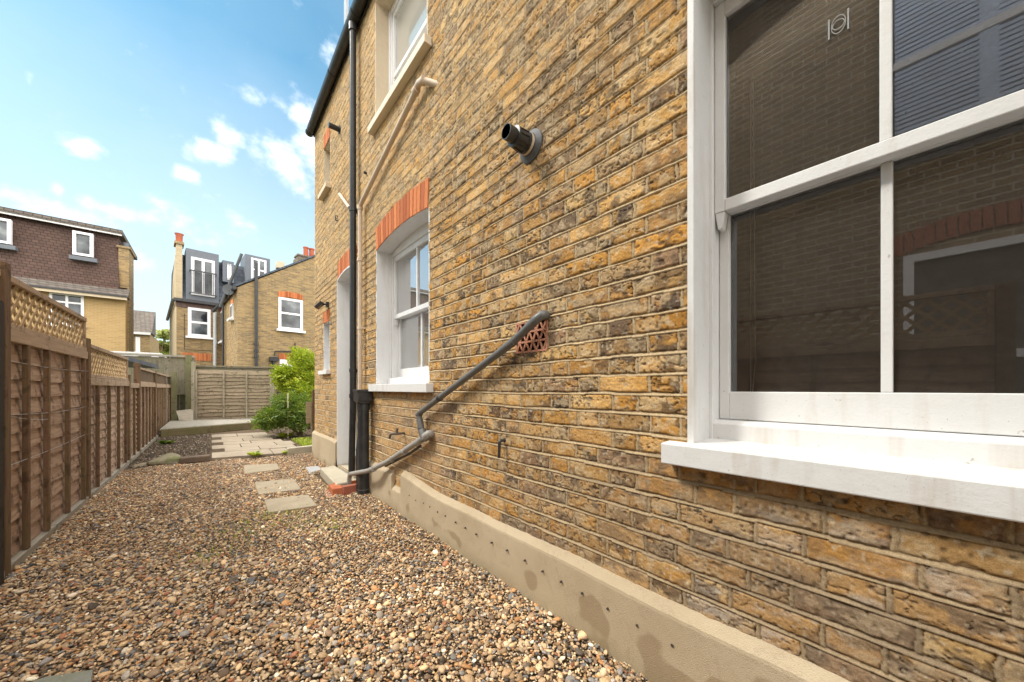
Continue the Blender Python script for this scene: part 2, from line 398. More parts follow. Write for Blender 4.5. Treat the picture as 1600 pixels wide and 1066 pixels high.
# ------------------------------------------------------------------ ground and gravel
X0 = 1.2505
YC = onX(492, 600, X0).y          # far corner of the house
FXL = -.90                        # inner face of the left fence
def soil_b(N):
    n1 = N.noise(30, 6, .7, N.obj); n2 = N.noise(3, 4, .6, N.obj)
    c = N.ramp(n1, [(.3, (.05, .035, .022)), (.55, (.12, .085, .055)), (.75, (.26, .20, .14))])
    c = N.mix(N.math('MULTIPLY', N.ramp(n2, [(.5, (0,0,0)), (.7, (1,1,1))]), .3), c, (.14, .12, .06))
    setp(N, Base_Color=c, Roughness=.95, Specular_IOR_Level=.1); bump(N, n1, .8, .02)
SOIL = mat('garden_soil', soil_b)
def ground_b(N):
    n1 = N.noise(3, 6, .7, N.obj)
    setp(N, Base_Color=N.ramp(n1, [(.3, (.06, .07, .03)), (.7, (.13, .13, .07))]), Roughness=.95)
GROUND = mat('rough_ground', ground_b)
g = MB().add([(-400, -200, -.012), (400, -200, -.012), (400, 900, -.012), (-400, 900, -.012)], [(0, 1, 2, 3)])
tag(g.build('ground', GROUND), kind='structure')
g = MB().add([(-.95, -3, -.004), (X0+.1, -3, -.004), (X0+.1, 6.9, -.004), (-.95, 6.9, -.004)], [(0, 1, 2, 3)])
tag(g.build('gravel_bed', SOIL), kind='structure')

def gravel():
    pal = np.array([(.44,.34,.225),(.38,.275,.17),(.40,.235,.115),(.52,.44,.335),(.66,.62,.55),(.20,.205,.22),(.12,.13,.15),(.29,.225,.165),(.19,.14,.10),(.47,.38,.265),(.31,.15,.09),(.35,.345,.33),(.54,.42,.27),(.08,.07,.06)])
    wts = np.array([15,14,11,11,5,7,6,12,12,10,4,5,9,8.]); wts /= wts.sum()
    # unit icosahedron + one subdivision
    import bmesh
    def ico(k):
        bm = bmesh.new(); bmesh.ops.create_icosphere(bm, subdivisions=k, radius=1)
        vs = np.array([v_.co[:] for v_ in bm.verts]); fs = np.array([[v_.index for v_ in f.verts] for f in bm.faces]); bm.free(); return vs, fs
    sp = .0132
    V = []; F = []; C = []; base = 0
    gx, gy = np.meshgrid(np.arange(FXL-.01, X0+.02, sp), np.arange(-.1, 7.2, sp))
    for layer in range(2):
        x = gx.ravel()+rng.uniform(-.5, .5, gx.size)*sp*1.3; y = gy.ravel()+rng.uniform(-.5, .5, gx.size)*sp*1.3
        zc = y*CT+x*ST
        keep = (zc > .75)
        # not under the patio's stones nor in the bed; nor beyond the edging
        keep &= (y < 6.86-.2*np.clip(x, 0, 2)+.06*np.sin(x*9))
        keep &= ~((x > .97) & (y > 4.0) & (y < 4.95))
        if layer: keep &= rng.random(x.size) < .45
        x = x[keep]; y = y[keep]; zc = zc[keep]
        z = .001+layer*.008+rng.uniform(0, .004, x.size)+(fbm(x*2.2, y*2.2, 3)-.5)*.03
        # rise a little against the plinth
        z += .012*sst(1.0, 1.22, x)
        for lo, k in ((False, 2), (True, 1)):
            s = (zc >= 2.3) if lo else (zc < 2.3)
            n = int(s.sum()); vs, fs = ico(k)
            L = rng.lognormal(0, .40, n)*.0070; a = np.clip(L, .0032, .024); b = a*rng.uniform(.6, .9, n); c = a*rng.uniform(.30, .52, n)
            P = np.repeat(vs[None], n, 0)
            # lumpy
            P = P*(1+.16*np.sin(P[:, :, [1, 2, 0]]*3+rng.uniform(0, 6.3, (n, 1, 3))))
            P = P*np.stack([a, b, c], 1)[:, None]
            th = rng.uniform(0, 6.283, n); ph = rng.normal(0, .38, n); ps = rng.normal(0, .3, n)
            cp, sp_ = np.cos(ph), np.sin(ph); P = np.stack([P[..., 0]*cp[:, None]+P[..., 2]*sp_[:, None], P[..., 1], -P[..., 0]*sp_[:, None]+P[..., 2]*cp[:, None]], -1)
            cq, sq = np.cos(ps), np.sin(ps); P = np.stack([P[..., 0], P[..., 1]*cq[:, None]-P[..., 2]*sq[:, None], P[..., 1]*sq[:, None]+P[..., 2]*cq[:, None]], -1)
            ct, st = np.cos(th), np.sin(th); P = np.stack([P[..., 0]*ct[:, None]-P[..., 1]*st[:, None], P[..., 0]*st[:, None]+P[..., 1]*ct[:, None], P[..., 2]], -1)
            P += np.stack([x[s], y[s], z[s]+c*.6], 1)[:, None]
            V.append(P.reshape(-1, 3)); F.append((fs[None]+(np.arange(n)*len(vs))[:, None, None]+base).reshape(-1, 3)); base += n*len(vs)
            col = pal[rng.choice(len(pal), n, p=wts)]*rng.uniform(.78, 1.6, (n, 1))*np.array([1.10,.99,.84])*(.72+.5*fbm(x[s]*1.7, y[s]*1.7, 77))[:, None]
            C.append(np.repeat(col, len(vs), 0))
    V = np.concatenate(V).astype(np.float32); F = np.concatenate(F).astype(np.int32); C = np.concatenate(C)
    me = bpy.data.meshes.new('gravel'); me.vertices.add(len(V)); me.vertices.foreach_set('co', V.ravel())
    me.loops.add(F.size); me.loops.foreach_set('vertex_index', F.ravel())
    me.polygons.add(len(F)); me.polygons.foreach_set('loop_start', np.arange(0, F.size, 3, dtype=np.int32)); me.polygons.foreach_set('loop_total', np.full(len(F), 3, np.int32))
    me.update(calc_edges=True)
    ca = me.color_attributes.new('col', 'BYTE_COLOR', 'POINT')
    ca.data.foreach_set('color', np.concatenate([np.clip(C, 0, 1), np.ones((len(C), 1))], 1).astype(np.float32).ravel())
    me.polygons.foreach_set('use_smooth', np.ones(len(F), bool))
    def b(N):
        c = N.n('ShaderNodeAttribute', attribute_name='col').outputs['Color']
        n1 = N.noise(260, 3, .6, N.obj)
        c = N.mix(.8, c, N.ramp(n1, [(.25, (.5, .45, .4)), (.6, (1, 1, 1)), (.8, (1.25, 1.2, 1.15))]), 'MULTIPLY')
        setp(N, Base_Color=c, Roughness=.6, Specular_IOR_Level=.35)
    me.materials.append(mat('pebble', b))
    o = bpy.data.objects.new('gravel', me); COL.objects.link(o)
    tag(o, 'mixed tan, grey and white pebble gravel covering the side passage', 'gravel', kind='stuff')
gravel()

# ------------------------------------------------------------------ the house
house = empty('brick_house', (X0, YC, 0))
tag(house, 'yellow stock brick house wall with white sash windows running along the gravel passage', 'house')
house_M = Matrix.Translation((-X0, -YC, 0))
def hb(mb, name, mt, parent=None, **kw):
    """build in world coordinates as a descendant of the house"""
    o = mb.build(name, mt, None, **kw)
    return attach(o, parent or house)
def hempty(name, label=None):
    o = empty(name); o.parent = house; o.location = (0, 0, 0)   # sits at the house's base, children keep world coordinates
    if label: o['label'] = label
    return o

ZTOP = 5.16
# openings: y0 (near), y1 (far), z0, z1, rise
W1 = (-.372, .507, .86, 2.50, .05)
W2 = (2.43, 3.53, 1.07, 2.445, .05)
W3 = (2.46, 3.56, 3.68, 4.94, .03)
W4 = (5.33, 5.67, 3.90, 4.55, .0)
W5 = (5.36, 5.69, 1.34, 2.02, .0)
DR = (4.16, 4.93, .09, 2.47, .05)
AB = (onX(855, 503, X0).y, onX(808, 545, X0).y, onX(855, 545, X0).z-.004, onX(808, 507, X0).z, 0)
OPEN = [W1, W2, W3, W4, W5, DR, AB]

def wall_mesh():
    def axis(parts):
        a = []
        for (s, e, st) in parts: a.append(np.arange(s, e-1e-6, st))
        return np.concatenate(a+[[parts[-1][1]]])
    Y = axis([(-3.0, -.5, .012), (-.5, 1.3, .0030), (1.3, 2.6, .0042), (2.6, YC, .0068)])
    Z = axis([(-.02, .26, .03), (.26, 2.7, .0034), (2.7, ZTOP, .0062)])
    Yg, Zg = np.meshgrid(Y, Z)
    y = Yg; zz = Zg + .005*(fbm(y*2.1, Zg*2.1, 5)-.5)*2 + .0018*(vnoise(y*14, Zg*14, 6)-.5)*2
    ch = .0752
    row = np.floor(zz/ch); fz = zz-row*ch
    P = .338
    jr = (_h(row, row*0, 21)-.5)*.03
    s = y + (row % 2)*(P/2) + jr + .003*(vnoise(y*30, Zg*60, 9)-.5)*2
    k = np.floor(s/P)
    def B1(k): return k*P+(_h(k, row, 31)-.5)*.014
    def B2(k): return k*P+.224+(_h(k, row, 32)-.5)*.018
    b1, b2, b3 = B1(k), B2(k), B1(k+1)
    idx = np.where(s < b1, 2*k-1, np.where(s < b2, 2*k, np.where(s < b3, 2*k+1, 2*k+2)))
    dj = np.minimum(np.minimum(abs(s-b1), abs(s-b2)), abs(s-b3))
    wv = .0016*(fbm(y*60, Zg*60, 40, 3)-.5)*2
    jw = .0050+.003*_h(idx, row, 77)*.6
    bt = .0122+.003*(vnoise(y*5, row*3.3, 41)-.5)*2 + wv*1.3       # bed thickness
    dbed = fz-bt; dtop = ch-fz
    dv = dj-jw-wv
    d = np.minimum(np.minimum(dv, dbed), dtop+.0005)
    inb = d > 0
    r1 = _h(idx, row, 1); r2 = _h(idx, row, 2); r3 = _h(idx, row, 3); r4 = _h(idx, row, 4)
    seed = r3*50
    rough = fbm(y*22+seed, Zg*34+seed, 50, 5, .6)-.5
    fine = fbm(y*110, Zg*150, 60, 3, .6)-.5
    ridge = 1-abs(fbm(y*16+seed*3, Zg*38+seed, 70, 3)-.5)*2
    crack = sst(.955, .99, ridge)*(r4 > .55)
    pit = sst(.73, .80, vnoise(y*75+seed, Zg*75, 80))*(.3+.7*(r2 > .4))
    chip = sst(.62, .80, fbm(y*26+seed, Zg*26, 85, 3))*(.3+.7*(r1 > .5))
    hbk = .0022+(r1-.5)*.0036+(r2-.5)*(s-(b1+b2)/2)*.016+rough*.0048+fine*.0034-crack*.0045-pit*.0028-chip*.003
    edge = np.exp(-np.maximum(d, 0)/.0021)
    hbk = hbk-edge*.0075*(.6+.8*r4)
    t = np.clip(fz/np.maximum(bt, .004), 0, 1)
    hbed = .0050-.0115*t**1.15+.0012*fine*2+.002*(vnoise(y*9, row*5, 44)-.5)
    hver = .0008-.0055*np.exp(-np.maximum(jw+wv-dj, 0)/.0014)+.001*fine*2
    isbed = fz < bt
    h = np.where(inb, hbk, np.where(isbed, hbed, hver))
    # undulation of the whole wall
    h = h+.004*(fbm(y*1.3, Zg*1.3, 90)-.5)*2
    # ---- colours
    pal = np.array([(.50,.33,.145),(.44,.275,.11),(.38,.235,.105),(.52,.37,.18),(.46,.255,.07),(.29,.20,.11),(.22,.165,.115),(.33,.245,.15),(.26,.18,.12),(.47,.325,.17),(.17,.13,.095),(.40,.27,.13)])*np.array([1.22,1.12,.96])
    wts = np.array([15,15,14,8,10,8,4,9,5,12,3,14]); cw = np.cumsum(wts/wts.sum())
    ci = np.searchsorted(cw, np.clip(r2*.999, 0, .9999)); col = pal[np.clip(ci, 0, len(pal)-1)]
    col = col*(.80+.40*r3)[..., None]
    def mixc(c, tgt, f): return c+(np.array(tgt)-c)*f[..., None]
    m1 = fbm(y*14+seed*2, Zg*20+seed, 100, 4, .6)
    col = mixc(col, (.105, .078, .06), sst(.50, .60, m1)*(.42+.5*r4))
    col = mixc(col, (.56, .29, .065), sst(.50, .62, fbm(y*12+seed, Zg*16+seed*2, 110, 3))*.6*(r1 > .4))
    col = mixc(col, (.64, .51, .32), sst(.52, .66, fbm(y*18, Zg*24+seed, 120, 3))*.45)
    col = mixc(col, (.06, .045, .035), np.clip(crack*.6+pit*.5, 0, 1))
    col = mixc(col, (.62, .55, .42), sst(.80, .86, vnoise(y*90+seed, Zg*90+7, 83))*.5)
    # lower and nearer courses: browner, greyer with a little bloom
    low = sst(1.05, .45, Zg)*sst(2.6, .6, y)
    grey = low*(.25+.75*(r3 > .35))
    col = mixc(col, (.27, .205, .14), grey*.45)
    bloom = low*sst(.9, .2, y)*sst(.46, .72, fbm(y*9+seed, Zg*26, 130, 4))*(r1 > .45)
    col = mixc(col, (.50, .46, .41), bloom*.62)
    # below ground floor window 2: washed pale bricks
    wash = sst(.12, .0, abs(y-2.75)-.55)*sst(.25, .32, Zg)*sst(1.08, .98, Zg)
    col = mixc(col, (.52, .37, .23), wash*.55*(.4+.6*r4))
    # upper, far brickwork tinted a paler yellow: sunlight put into the colour
    upf = np.clip(sst(1.5, 3.0, Zg)*.6+sst(2.0, 4.5, y)*.7, 0, 1)
    col = mixc(col, (.52, .375, .20), upf*.42)
    # damp stain under the black vent
    st_ = np.exp(-((y-1.38)/.10)**2)*sst(2.45, 2.2, Zg)*sst(1.75, 2.15, Zg)*sst(.4, .6, fbm(y*12, Zg*5, 140))
    col = mixc(col, (.30, .24, .19), st_*.5)
    mc = np.array((.50, .385, .235))*(.86+.28*fbm(y*5, Zg*5, 150))[..., None]*(.85+.3*fbm(y*90, Zg*90, 151, 3))[..., None]
    mc = mixc(mc, (.28, .215, .14), np.clip(sst(.5, .75, fbm(y*3.2, Zg*6, 152))*.5+.5*low, 0, 1))
    mort = (~inb)[..., None]
    c = np.where(mort, mc, col)
    c = mixc(c, (.075, .055, .04), np.where(inb, edge*.5, 0))  # brick edges darkened in the colour: joint shadow lines, plus gathered dirt
    rnx, rny = len(Y), len(Z)
    V = np.stack([X0-h, Yg, Zg], -1).reshape(-1, 3).astype(np.float32)
    i = np.arange(rny-1)[:, None]*rnx+np.arange(rnx-1)[None]
    F = np.stack([i, i+rnx, i+rnx+1, i+1], -1).reshape(-1, 4)
    cy = ((Yg[:-1, :-1]+Yg[1:, 1:])/2).ravel(); cz = ((Zg[:-1, :-1]+Zg[1:, 1:])/2).ravel()
    keep = np.ones(len(F), bool)
    for (a, b_, z0, z1, rise) in OPEN:
        mid = (a+b_)/2; hw = (b_-a)/2
        top = z1+rise*(1-((cy-mid)/hw)**2)
        keep &= ~((cy > a-.003) & (cy < b_+.003) & (cz > z0-.004) & (cz < top))
    F = F[keep].astype(np.int32)
    me = bpy.data.meshes.new('wall'); me.vertices.add(len(V)); me.vertices.foreach_set('co', V.ravel())
    me.loops.add(F.size); me.loops.foreach_set('vertex_index', F.ravel())
    me.polygons.add(len(F)); me.polygons.foreach_set('loop_start', np.arange(0, F.size, 4, dtype=np.int32)); me.polygons.foreach_set('loop_total', np.full(len(F), 4, np.int32))
    me.update(calc_edges=True)
    ca = me.color_attributes.new('col', 'FLOAT_COLOR', 'POINT')
    ca.data.foreach_set('color', np.concatenate([c.reshape(-1, 3), np.ones((c.shape[0]*c.shape[1], 1))], 1).astype(np.float32).ravel())
    me.polygons.foreach_set('use_smooth', np.ones(len(F), bool))
    def b(N):
        cc = N.n('ShaderNodeAttribute', attribute_name='col').outputs['Color']
        n1 = N.noise(420, 4, .7, N.obj); n2 = N.noise(130, 4, .65, N.obj)
        cc = N.mix(.85, cc, N.ramp(n1, [(.25, (.55, .5, .45)), (.55, (1, 1, 1)), (.8, (1.22, 1.2, 1.15))]), 'MULTIPLY')
        cc = N.mix(.7, cc, N.ramp(n2, [(.3, (.68, .62, .56)), (.6, (1, 1, 1)), (.8, (1.15, 1.15, 1.12))]), 'MULTIPLY')
        setp(N, Base_Color=cc, Roughness=.9, Specular_IOR_Level=.18); bump(N, N.math('ADD', n1, n2), .5, .0022)
    me.materials.append(mat('stock_brickwork', b))
    o = bpy.data.objects.new('wall', me); COL.objects.link(o); o.parent = house; o.matrix_parent_inverse = Matrix.Translation((-X0, -YC, 0))
wall_mesh()
# inner leaf, returns and the rest of the house's shell
XB = X0+5.2; YN = -6.0
m = MB()
m.box(X0+.02, XB, YC-.24, YC-.004, 0, ZTOP)                       # far gable return
m.box(XB-.24, XB, YN, YC-.25, 0, ZTOP); m.box(X0+.02, XB-.25, YN, YN+.24, 0, ZTOP)
m.box(X0+.001, X0+.2, YN+.25, -3.001, 0, ZTOP)
hb(m, 'back_wall', BR_HOUSE)
# roof
m = MB()
xr = (X0+XB)/2; zr = ZTOP+2.2
m.prism([(X0-.10, YC+.03, ZTOP+.06), (xr, YC+.03, zr), (XB+.15, YC+.03, ZTOP+.06), (XB+.15, YC+.03, ZTOP), (X0-.02, YC+.03, ZTOP)], (0, YN-YC-.06, 0))
roof = hb(m, 'roof', SLATE)
# rooms behind the windows so the openings look into dark interiors
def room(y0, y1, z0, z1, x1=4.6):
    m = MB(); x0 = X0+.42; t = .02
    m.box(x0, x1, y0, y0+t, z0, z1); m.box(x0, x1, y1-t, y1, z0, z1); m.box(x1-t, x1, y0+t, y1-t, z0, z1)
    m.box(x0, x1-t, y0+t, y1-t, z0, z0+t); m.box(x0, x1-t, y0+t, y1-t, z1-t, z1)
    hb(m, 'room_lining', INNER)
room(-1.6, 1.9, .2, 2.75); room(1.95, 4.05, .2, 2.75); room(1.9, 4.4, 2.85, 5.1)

# ---- reveals
def reveal(op, depth, mt, th=.012, par=None, proud=.002, bottom=False, far_only=False):
    a, b_, z0, z1, rise = op; m = MB(); x0 = X0-proud; x1 = X0+depth
    m.box(x0, x1, b_, b_+th, z0, z1+.002); m.box(x0, x1, a-th, a, z0, z1+.002)
    n = 14; mid = (a+b_)/2; hw = (b_-a)/2
    zt = lambda y: z1+rise*(1-((y-mid)/hw)**2)
    ys = [a+(b_-a)*i/n for i in range(n+1)]
    low = [(x0, y, zt(y)) for y in ys]; up = [(x0, y, zt(y)+th) for y in ys]
    for i in range(n): m.prism([low[i], low[i+1], up[i+1], up[i]], (x1-x0, 0, 0), r=.3)
    # inner masonry round the opening, back to the room
    m2 = MB(); xi = x1-.02; xe = X0+.44
    return hb(m, 'reveal', mt, par, smooth=False)

# ---- arches of rubbed orange brick
def arch(op, hgt, nb, par=None):
    a, b_, z0, z1, rise = op; m = MB(); mid = (a+b_)/2; hw = (b_-a)/2
    zt = lambda y: z1+rise*(1-((y-mid)/hw)**2)
    bk = MB(); yy = [a+(b_-a)*i/12 for i in range(13)]
    for i in range(12):
        bk.prism([(X0-.004, yy[i], zt(yy[i])+.001), (X0-.004, yy[i+1], zt(yy[i+1])+.001), (X0-.004, yy[i+1], zt(yy[i+1])+hgt), (X0-.004, yy[i], zt(yy[i])+hgt)], (.06, 0, 0), r=.5)
    w = (b_-a)/nb
    for i in range(nb):
        y0 = a+i*w+.0048; y1 = a+(i+1)*w-.0048; sp = .10
        f0 = (y0-mid)*sp/hw*.6; f1 = (y1-mid)*sp/hw*.6
        xo = X0-.0075-random.random()*.004; j = random.uniform(-.003, .003)
        m.prism([(xo, y0, zt(y0)+.001), (xo, y1, zt(y1)+.001), (xo, y1+f1*.25, zt(y1)+hgt+j), (xo, y0+f0*.25, zt(y0)+hgt+j)], (.05, 0, 0))
    o = hb(m, 'arch', GAUGED, par, bevel=.0025)
    hb(bk, 'arch_mortar', MORTAR, par)

def sill(y0, y1, z0, z1, xf, xb, mt, par, slope=.014):
    m = MB(); m.prism([(xf, y0, z0), (xf, y0, z1-slope), (xb, y0, z1), (xb, y0, z0)], (0, y1-y0, 0))
    return hb(m, 'sill', mt, par, bevel=.004)

def sash_window(op, dep, par, stile, bars, mt, gl, mid_z, xoff=0, frame=.03, botz=None, ss=-.035, brail=.085):
    """box frame set back by dep, upper sash in front, lower sash behind"""
    a, b_, z0, z1, rise = op; xf = X0+dep
    f = MB(); zt = z1+rise
    f.box(xf, xf+.13, b_-frame, b_+.03, z0, zt+.03); f.box(xf, xf+.13, a-.03, a+frame, z0, zt+.03); f.box(xf, xf+.13, a+frame, b_-frame, z1-.035, zt+.05)
    # outer bead
    if ss < 0: f.box(xf-.012, xf-.001, b_-frame*.55, b_-.001, z0+.05, z1); f.box(xf-.012, xf-.001, a+.001, a+frame*.55, z0+.05, z1)
    # timber sub-sill
    f.prism([(xf+ss, a+.002, z0), (xf+ss, a+.002, botz-.012), (xf+.02, a+.002, botz), (xf+.13, a+.002, botz), (xf+.13, a+.002, z0)], (0, b_-a-.004, 0))
    hb(f, 'frame', mt, par, bevel=.003)
    for k, (za, zb, xo) in enumerate(((mid_z-.02, z1-.036, .018), (botz+.002, mid_z+.022, .062))):
        s_ = MB(); x = xf+xo; t = .04; ya = a+frame+.001; yb = b_-frame-.001
        br = brail if k == 1 else .042; tr = .04 if k == 1 else .05
        s_.box(x, x+t, yb-stile, yb, za, zb); s_.box(x, x+t, ya, ya+stile, za, zb)
        s_.box(x, x+t, ya+stile, yb-stile, za, za+br); s_.box(x, x+t, ya+stile, yb-stile, zb-tr, zb)
        iw = (yb-ya-2*stile)
        gb = []
        for i in range(1, bars+1):
            yc = ya+stile+iw*i/(bars+1); s_.box(x+.004, x+t-.004, yc-.012, yc+.012, za+br, zb-tr)
        if k == 0:   # sash horns
            for yy in (yb-stile, ya):
                s_.prism([(x+.002, yy, za), (x+.002, yy+stile, za), (x+.002, yy+stile*.7, za-.06), (x+.002, yy+stile*.3, za-.06)], (t-.004, 0, 0))
        hb(s_, 'sash', mt, par, bevel=.003)
        edges = [ya+stile]+[ya+stile+iw*i/(bars+1) for i in range(1, bars+1)]+[yb-stile]
        for e0, e1 in zip(edges, edges[1:]):
            p = MB(); c0 = e0+(.010 if e0 != edges[0] else -.004); c1 = e1-(.010 if e1 != edges[-1] else -.004)
            p.box(x+t*.45, x+t*.45+.003, c0, c1, za+br-.004, zb-tr+.004); hb(p, 'pane', gl, par)
    return xf

# window 1, large and near
w1 = hempty('window', 'large white sash window nearest the camera with a raised venetian blind behind it')
reveal(W1, .135, WHITE_ROUGH, .020, w1, .009); W1A = (W1[0]-.02, W1[1]+.02, W1[2], W1[3]+.022, W1[4]); arch(W1A, .22, 13, w1)
sill(-.445, .595, .822, .905, X0-.062, X0+.20, WHITE_ROUGH, w1, .012)
sash_window(W1, .122, w1, .033, 1, WHITE, GLASS, 1.735, frame=.012, botz=.968, ss=.004, brail=.10)
m = MB()
for i in range(16): m.box(1.535, 1.58, -.34, .47, 2.27+i*.0105, 2.277+i*.0105)
m.box(1.53, 1.585, -.34, .47, 2.44, 2.48)
hb(m, 'blind', painted('blind_slat', (.45, .41, .35), .6), w1)
m = MB(); m.tube([(1.575, .432, 2.3), (1.575, .432, 1.0)], .0016, 6); m.tube([(1.58, .425, 2.3), (1.58, .42, 1.5), (1.58, .418, 1.2), (1.58, .43, 1.02)], .0014, 6)
hb(m, 'blind_cord', painted('cord', (.6, .56, .48), .7), w1)
# round vent sticker on the upper pane (outline only)
c_ = onX(1310, 38, 1.404); m = MB()
for r0, r1, hh, nseg in ((.024, .0265, 1.0, 28), (.012, .0142, 1.0, 24)):
    pts = [(math.cos(2*math.pi*i/nseg), math.sin(2*math.pi*i/nseg)) for i in range(nseg+1)]
    for (p, q) in zip(pts, pts[1:]):
        sx = .62 if r0 > .02 else 1.0
        m.prism([(1.4035, c_.y+p[0]*r0*sx, c_.z+p[1]*r0), (1.4035, c_.y+p[0]*r1*sx, c_.z+p[1]*r1), (1.4035, c_.y+q[0]*r1*sx, c_.z+q[1]*r1), (1.4035, c_.y+q[0]*r0*sx, c_.z+q[1]*r0)], (.0008, 0, 0))
for s_ in (-1, 1): m.box(1.4035, 1.4043, c_.y+s_*.021-.002, c_.y+s_*.021+.002, c_.z-.03, c_.z+.03)
hb(m, 'sticker', painted('sticker_white', (.28, .28, .27), .6), w1)

# window 2
w2 = hempty('window', 'small white sash window under an orange brick arch between the black soil pipe and the grey waste pipe')
reveal(W2, .15, WHITE, .014, w2); arch(W2, .22, 17, w2)
sill(2.36, 3.60, 1.052, 1.125, X0-.06, X0+.16, WHITE, w2, .004)
sash_window(W2, .14, w2, .035, 1, WHITE, GLASSOBS, 1.80, frame=.035, botz=1.19)
m = MB(); m.box(1.62, 1.63, 2.95, 3.50, 1.2, 2.40); hb(m, 'curtain', painted('net_curtain', (.55, .55, .50), .9), w2)
# window 3, upstairs
w3 = hempty('window', 'upstairs sash window with cream sides over the cream waste pipe')
reveal(W3, .15, CREAM, .014, w3)
sill(2.385, 3.625, 3.635, 3.705, X0-.06, X0+.15, painted('cream_sill', (.66, .58, .44), .6), w3, .004)
sash_window(W3, .14, w3, .035, 0, UPVC, glass('frosted_glass', refl=1.4, dust=.45), 4.25, frame=.035, botz=3.77)
# window 4 and 5, narrow
w4 = hempty('window', 'narrow upstairs window with orange lintel below the gutter end')
reveal(W4, .15, CREAM, .01, w4); arch(W4, .19, 5, w4); sill(5.28, 5.74, 3.83, 3.90, X0-.07, X0+.15, CREAM, w4, .004)
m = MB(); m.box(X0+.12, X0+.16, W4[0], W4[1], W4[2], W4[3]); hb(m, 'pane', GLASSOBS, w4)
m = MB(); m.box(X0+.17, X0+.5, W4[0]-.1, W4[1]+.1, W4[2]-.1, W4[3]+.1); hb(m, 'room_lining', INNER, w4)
w5 = hempty('window', 'narrow white window beside the door under the security light')
reveal(W5, .15, WHITE, .01, w5); arch(W5, .16, 5, w5); sill(5.30, 5.78, 1.28, 1.34, X0-.06, X0+.15, WHITE, w5, .004)
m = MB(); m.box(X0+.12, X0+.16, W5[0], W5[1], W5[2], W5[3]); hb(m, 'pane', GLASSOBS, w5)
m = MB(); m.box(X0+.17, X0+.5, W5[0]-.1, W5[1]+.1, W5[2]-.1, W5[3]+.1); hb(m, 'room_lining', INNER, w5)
# door
dr = hempty('door', 'white side door set in a deep white reveal')
reveal(DR, .22, WHITE, .014, dr, .012); arch(DR, .22, 12, dr)
m = MB(); m.box(X0+.17, X0+.22, DR[0], DR[1], DR[2], DR[3]+.04); m.box(X0+.162, X0+.169, DR[0]+.12, DR[1]-.12, .3, 1.0); m.box(X0+.162, X0+.169, DR[0]+.12, DR[1]-.12, 1.15, 2.2)
hb(m, 'door_leaf', WHITE, dr, bevel=.004)
m = MB(); m.box(X0-.006, X0+.165, DR[0]-.01, DR[1]+.01, -.02, .087); hb(m, 'threshold', CONC, dr)
m = MB(); m.tube([(X0+.17, 4.24, 1.05), (X0+.13, 4.24, 1.05), (X0+.13, 4.34, 1.05)], .009, 8); hb(m, 'handle', METAL, dr)

# ---- plinth of sand and cement render, with a bevelled top and weep holes
def plinth_part(y0, y1, ztop, name='plinth'):
    n = max(2, int((y1-y0)/.03)); prof = [(-.036, -.02), (-.036, 0), (-.018, 0), (.004, 0)]
    vs = []; fs = []
    for i in range(n+1):
        y = y0+(y1-y0)*i/n
        zt = ztop(y)+.0025*math.sin(y*7.3)+.005*(float(fbm(np.array(y*11.), np.array(3.), 8))-.5)+.003*(float(vnoise(np.array(y*45.), np.array(1.), 4))-.5)
        x = .034+.004*math.sin(y*3.1)
        vs += [(X0-x-.004, y, -.05), (X0-x, y, zt*.5), (X0-x+.001, y, zt-.045), (X0-x+.003, y, zt-.034), (X0-.005, y, zt), (X0+.01, y, zt)]
    for i in range(n):
        for j in range(5): fs.append((i*6+j, (i+1)*6+j, (i+1)*6+j+1, i*6+j+1))
    fs += [tuple(range(6)), tuple(range(n*6, n*6+6))]
    return vs, fs
m = MB()
zl = lambda y: .328+.055*float(sst(2.1, 2.95, y))
m.add(*plinth_part(-3, onX(632, 700, X0).y, zl))
m.add(*plinth_part(onX(617, 700, X0).y, 4.155, lambda y: .345))
m.add(*plinth_part(4.944, YC+.03, lambda y: .41))
m.add(*plinth_part(onX(632, 700, X0).y, onX(617, 700, X0).y, lambda y: .22))
pl = hb(m, 'plinth', PLINTH)
for (px, py) in [(640,774),(650,782),(662,786),(672,792),(684,800),(696,806),(712,816),(727,825),(744,835),(768,848),(792,860),(820,876),(848,893),(877,909),(910,927),(950,951),(996,977),(1051,1008)]:
    c_ = onX(px, py, X0-.036); m = MB(); rr = .0052
    m.tube([(X0-.041, c_.y, c_.z), (X0-.020, c_.y, c_.z)], [rr, rr*.9], 10)
    hb(m, 'weep_hole', DARKMETAL, pl)

# ---- rainwater goods
gz = 5.125; gx = X0-.068
g_ = hempty('gutter', 'black half-round gutter under the eaves')
m = MB(); nseg = 12; ya, yb = -3.0, YC+.05
out = [(gx+.056*math.cos(math.pi+math.pi*i/nseg), gz+.056*math.sin(math.pi+math.pi*i/nseg)) for i in range(nseg+1)]
inn = [(gx+.050*math.cos(math.pi+math.pi*i/nseg), gz+.050*math.sin(math.pi+math.pi*i/nseg)) for i in range(nseg, -1, -1)]
m.prism([(x, ya, z) for x, z in out+inn], (0, yb-ya, 0)); m.tube([(gx, yb-.006, gz), (gx, yb, gz)], .058, 20)
hb(m, 'channel', BLACK, g_, smooth=True)
for yy in (YC-.02, 4.9, 3.95, 3.0, 2.0):
    m = MB(); pts = [(gx+.062*math.cos(math.pi+math.pi*i/nseg), gz+.062*math.sin(math.pi+math.pi*i/nseg)) for i in range(nseg+1)]
    pin = [(gx+.057*math.cos(math.pi+math.pi*i/nseg), gz+.057*math.sin(math.pi+math.pi*i/nseg)) for i in range(nseg, -1, -1)]
    m.prism([(x, yy, z) for x, z in pts+pin], (0, .03, 0)); hb(m, 'bracket', BLACK, g_)
m = MB(); m.box(X0-.018, X0+.004, -3, YC+.01, ZTOP-.09, ZTOP+.05); hb(m, 'fascia', BLACK)
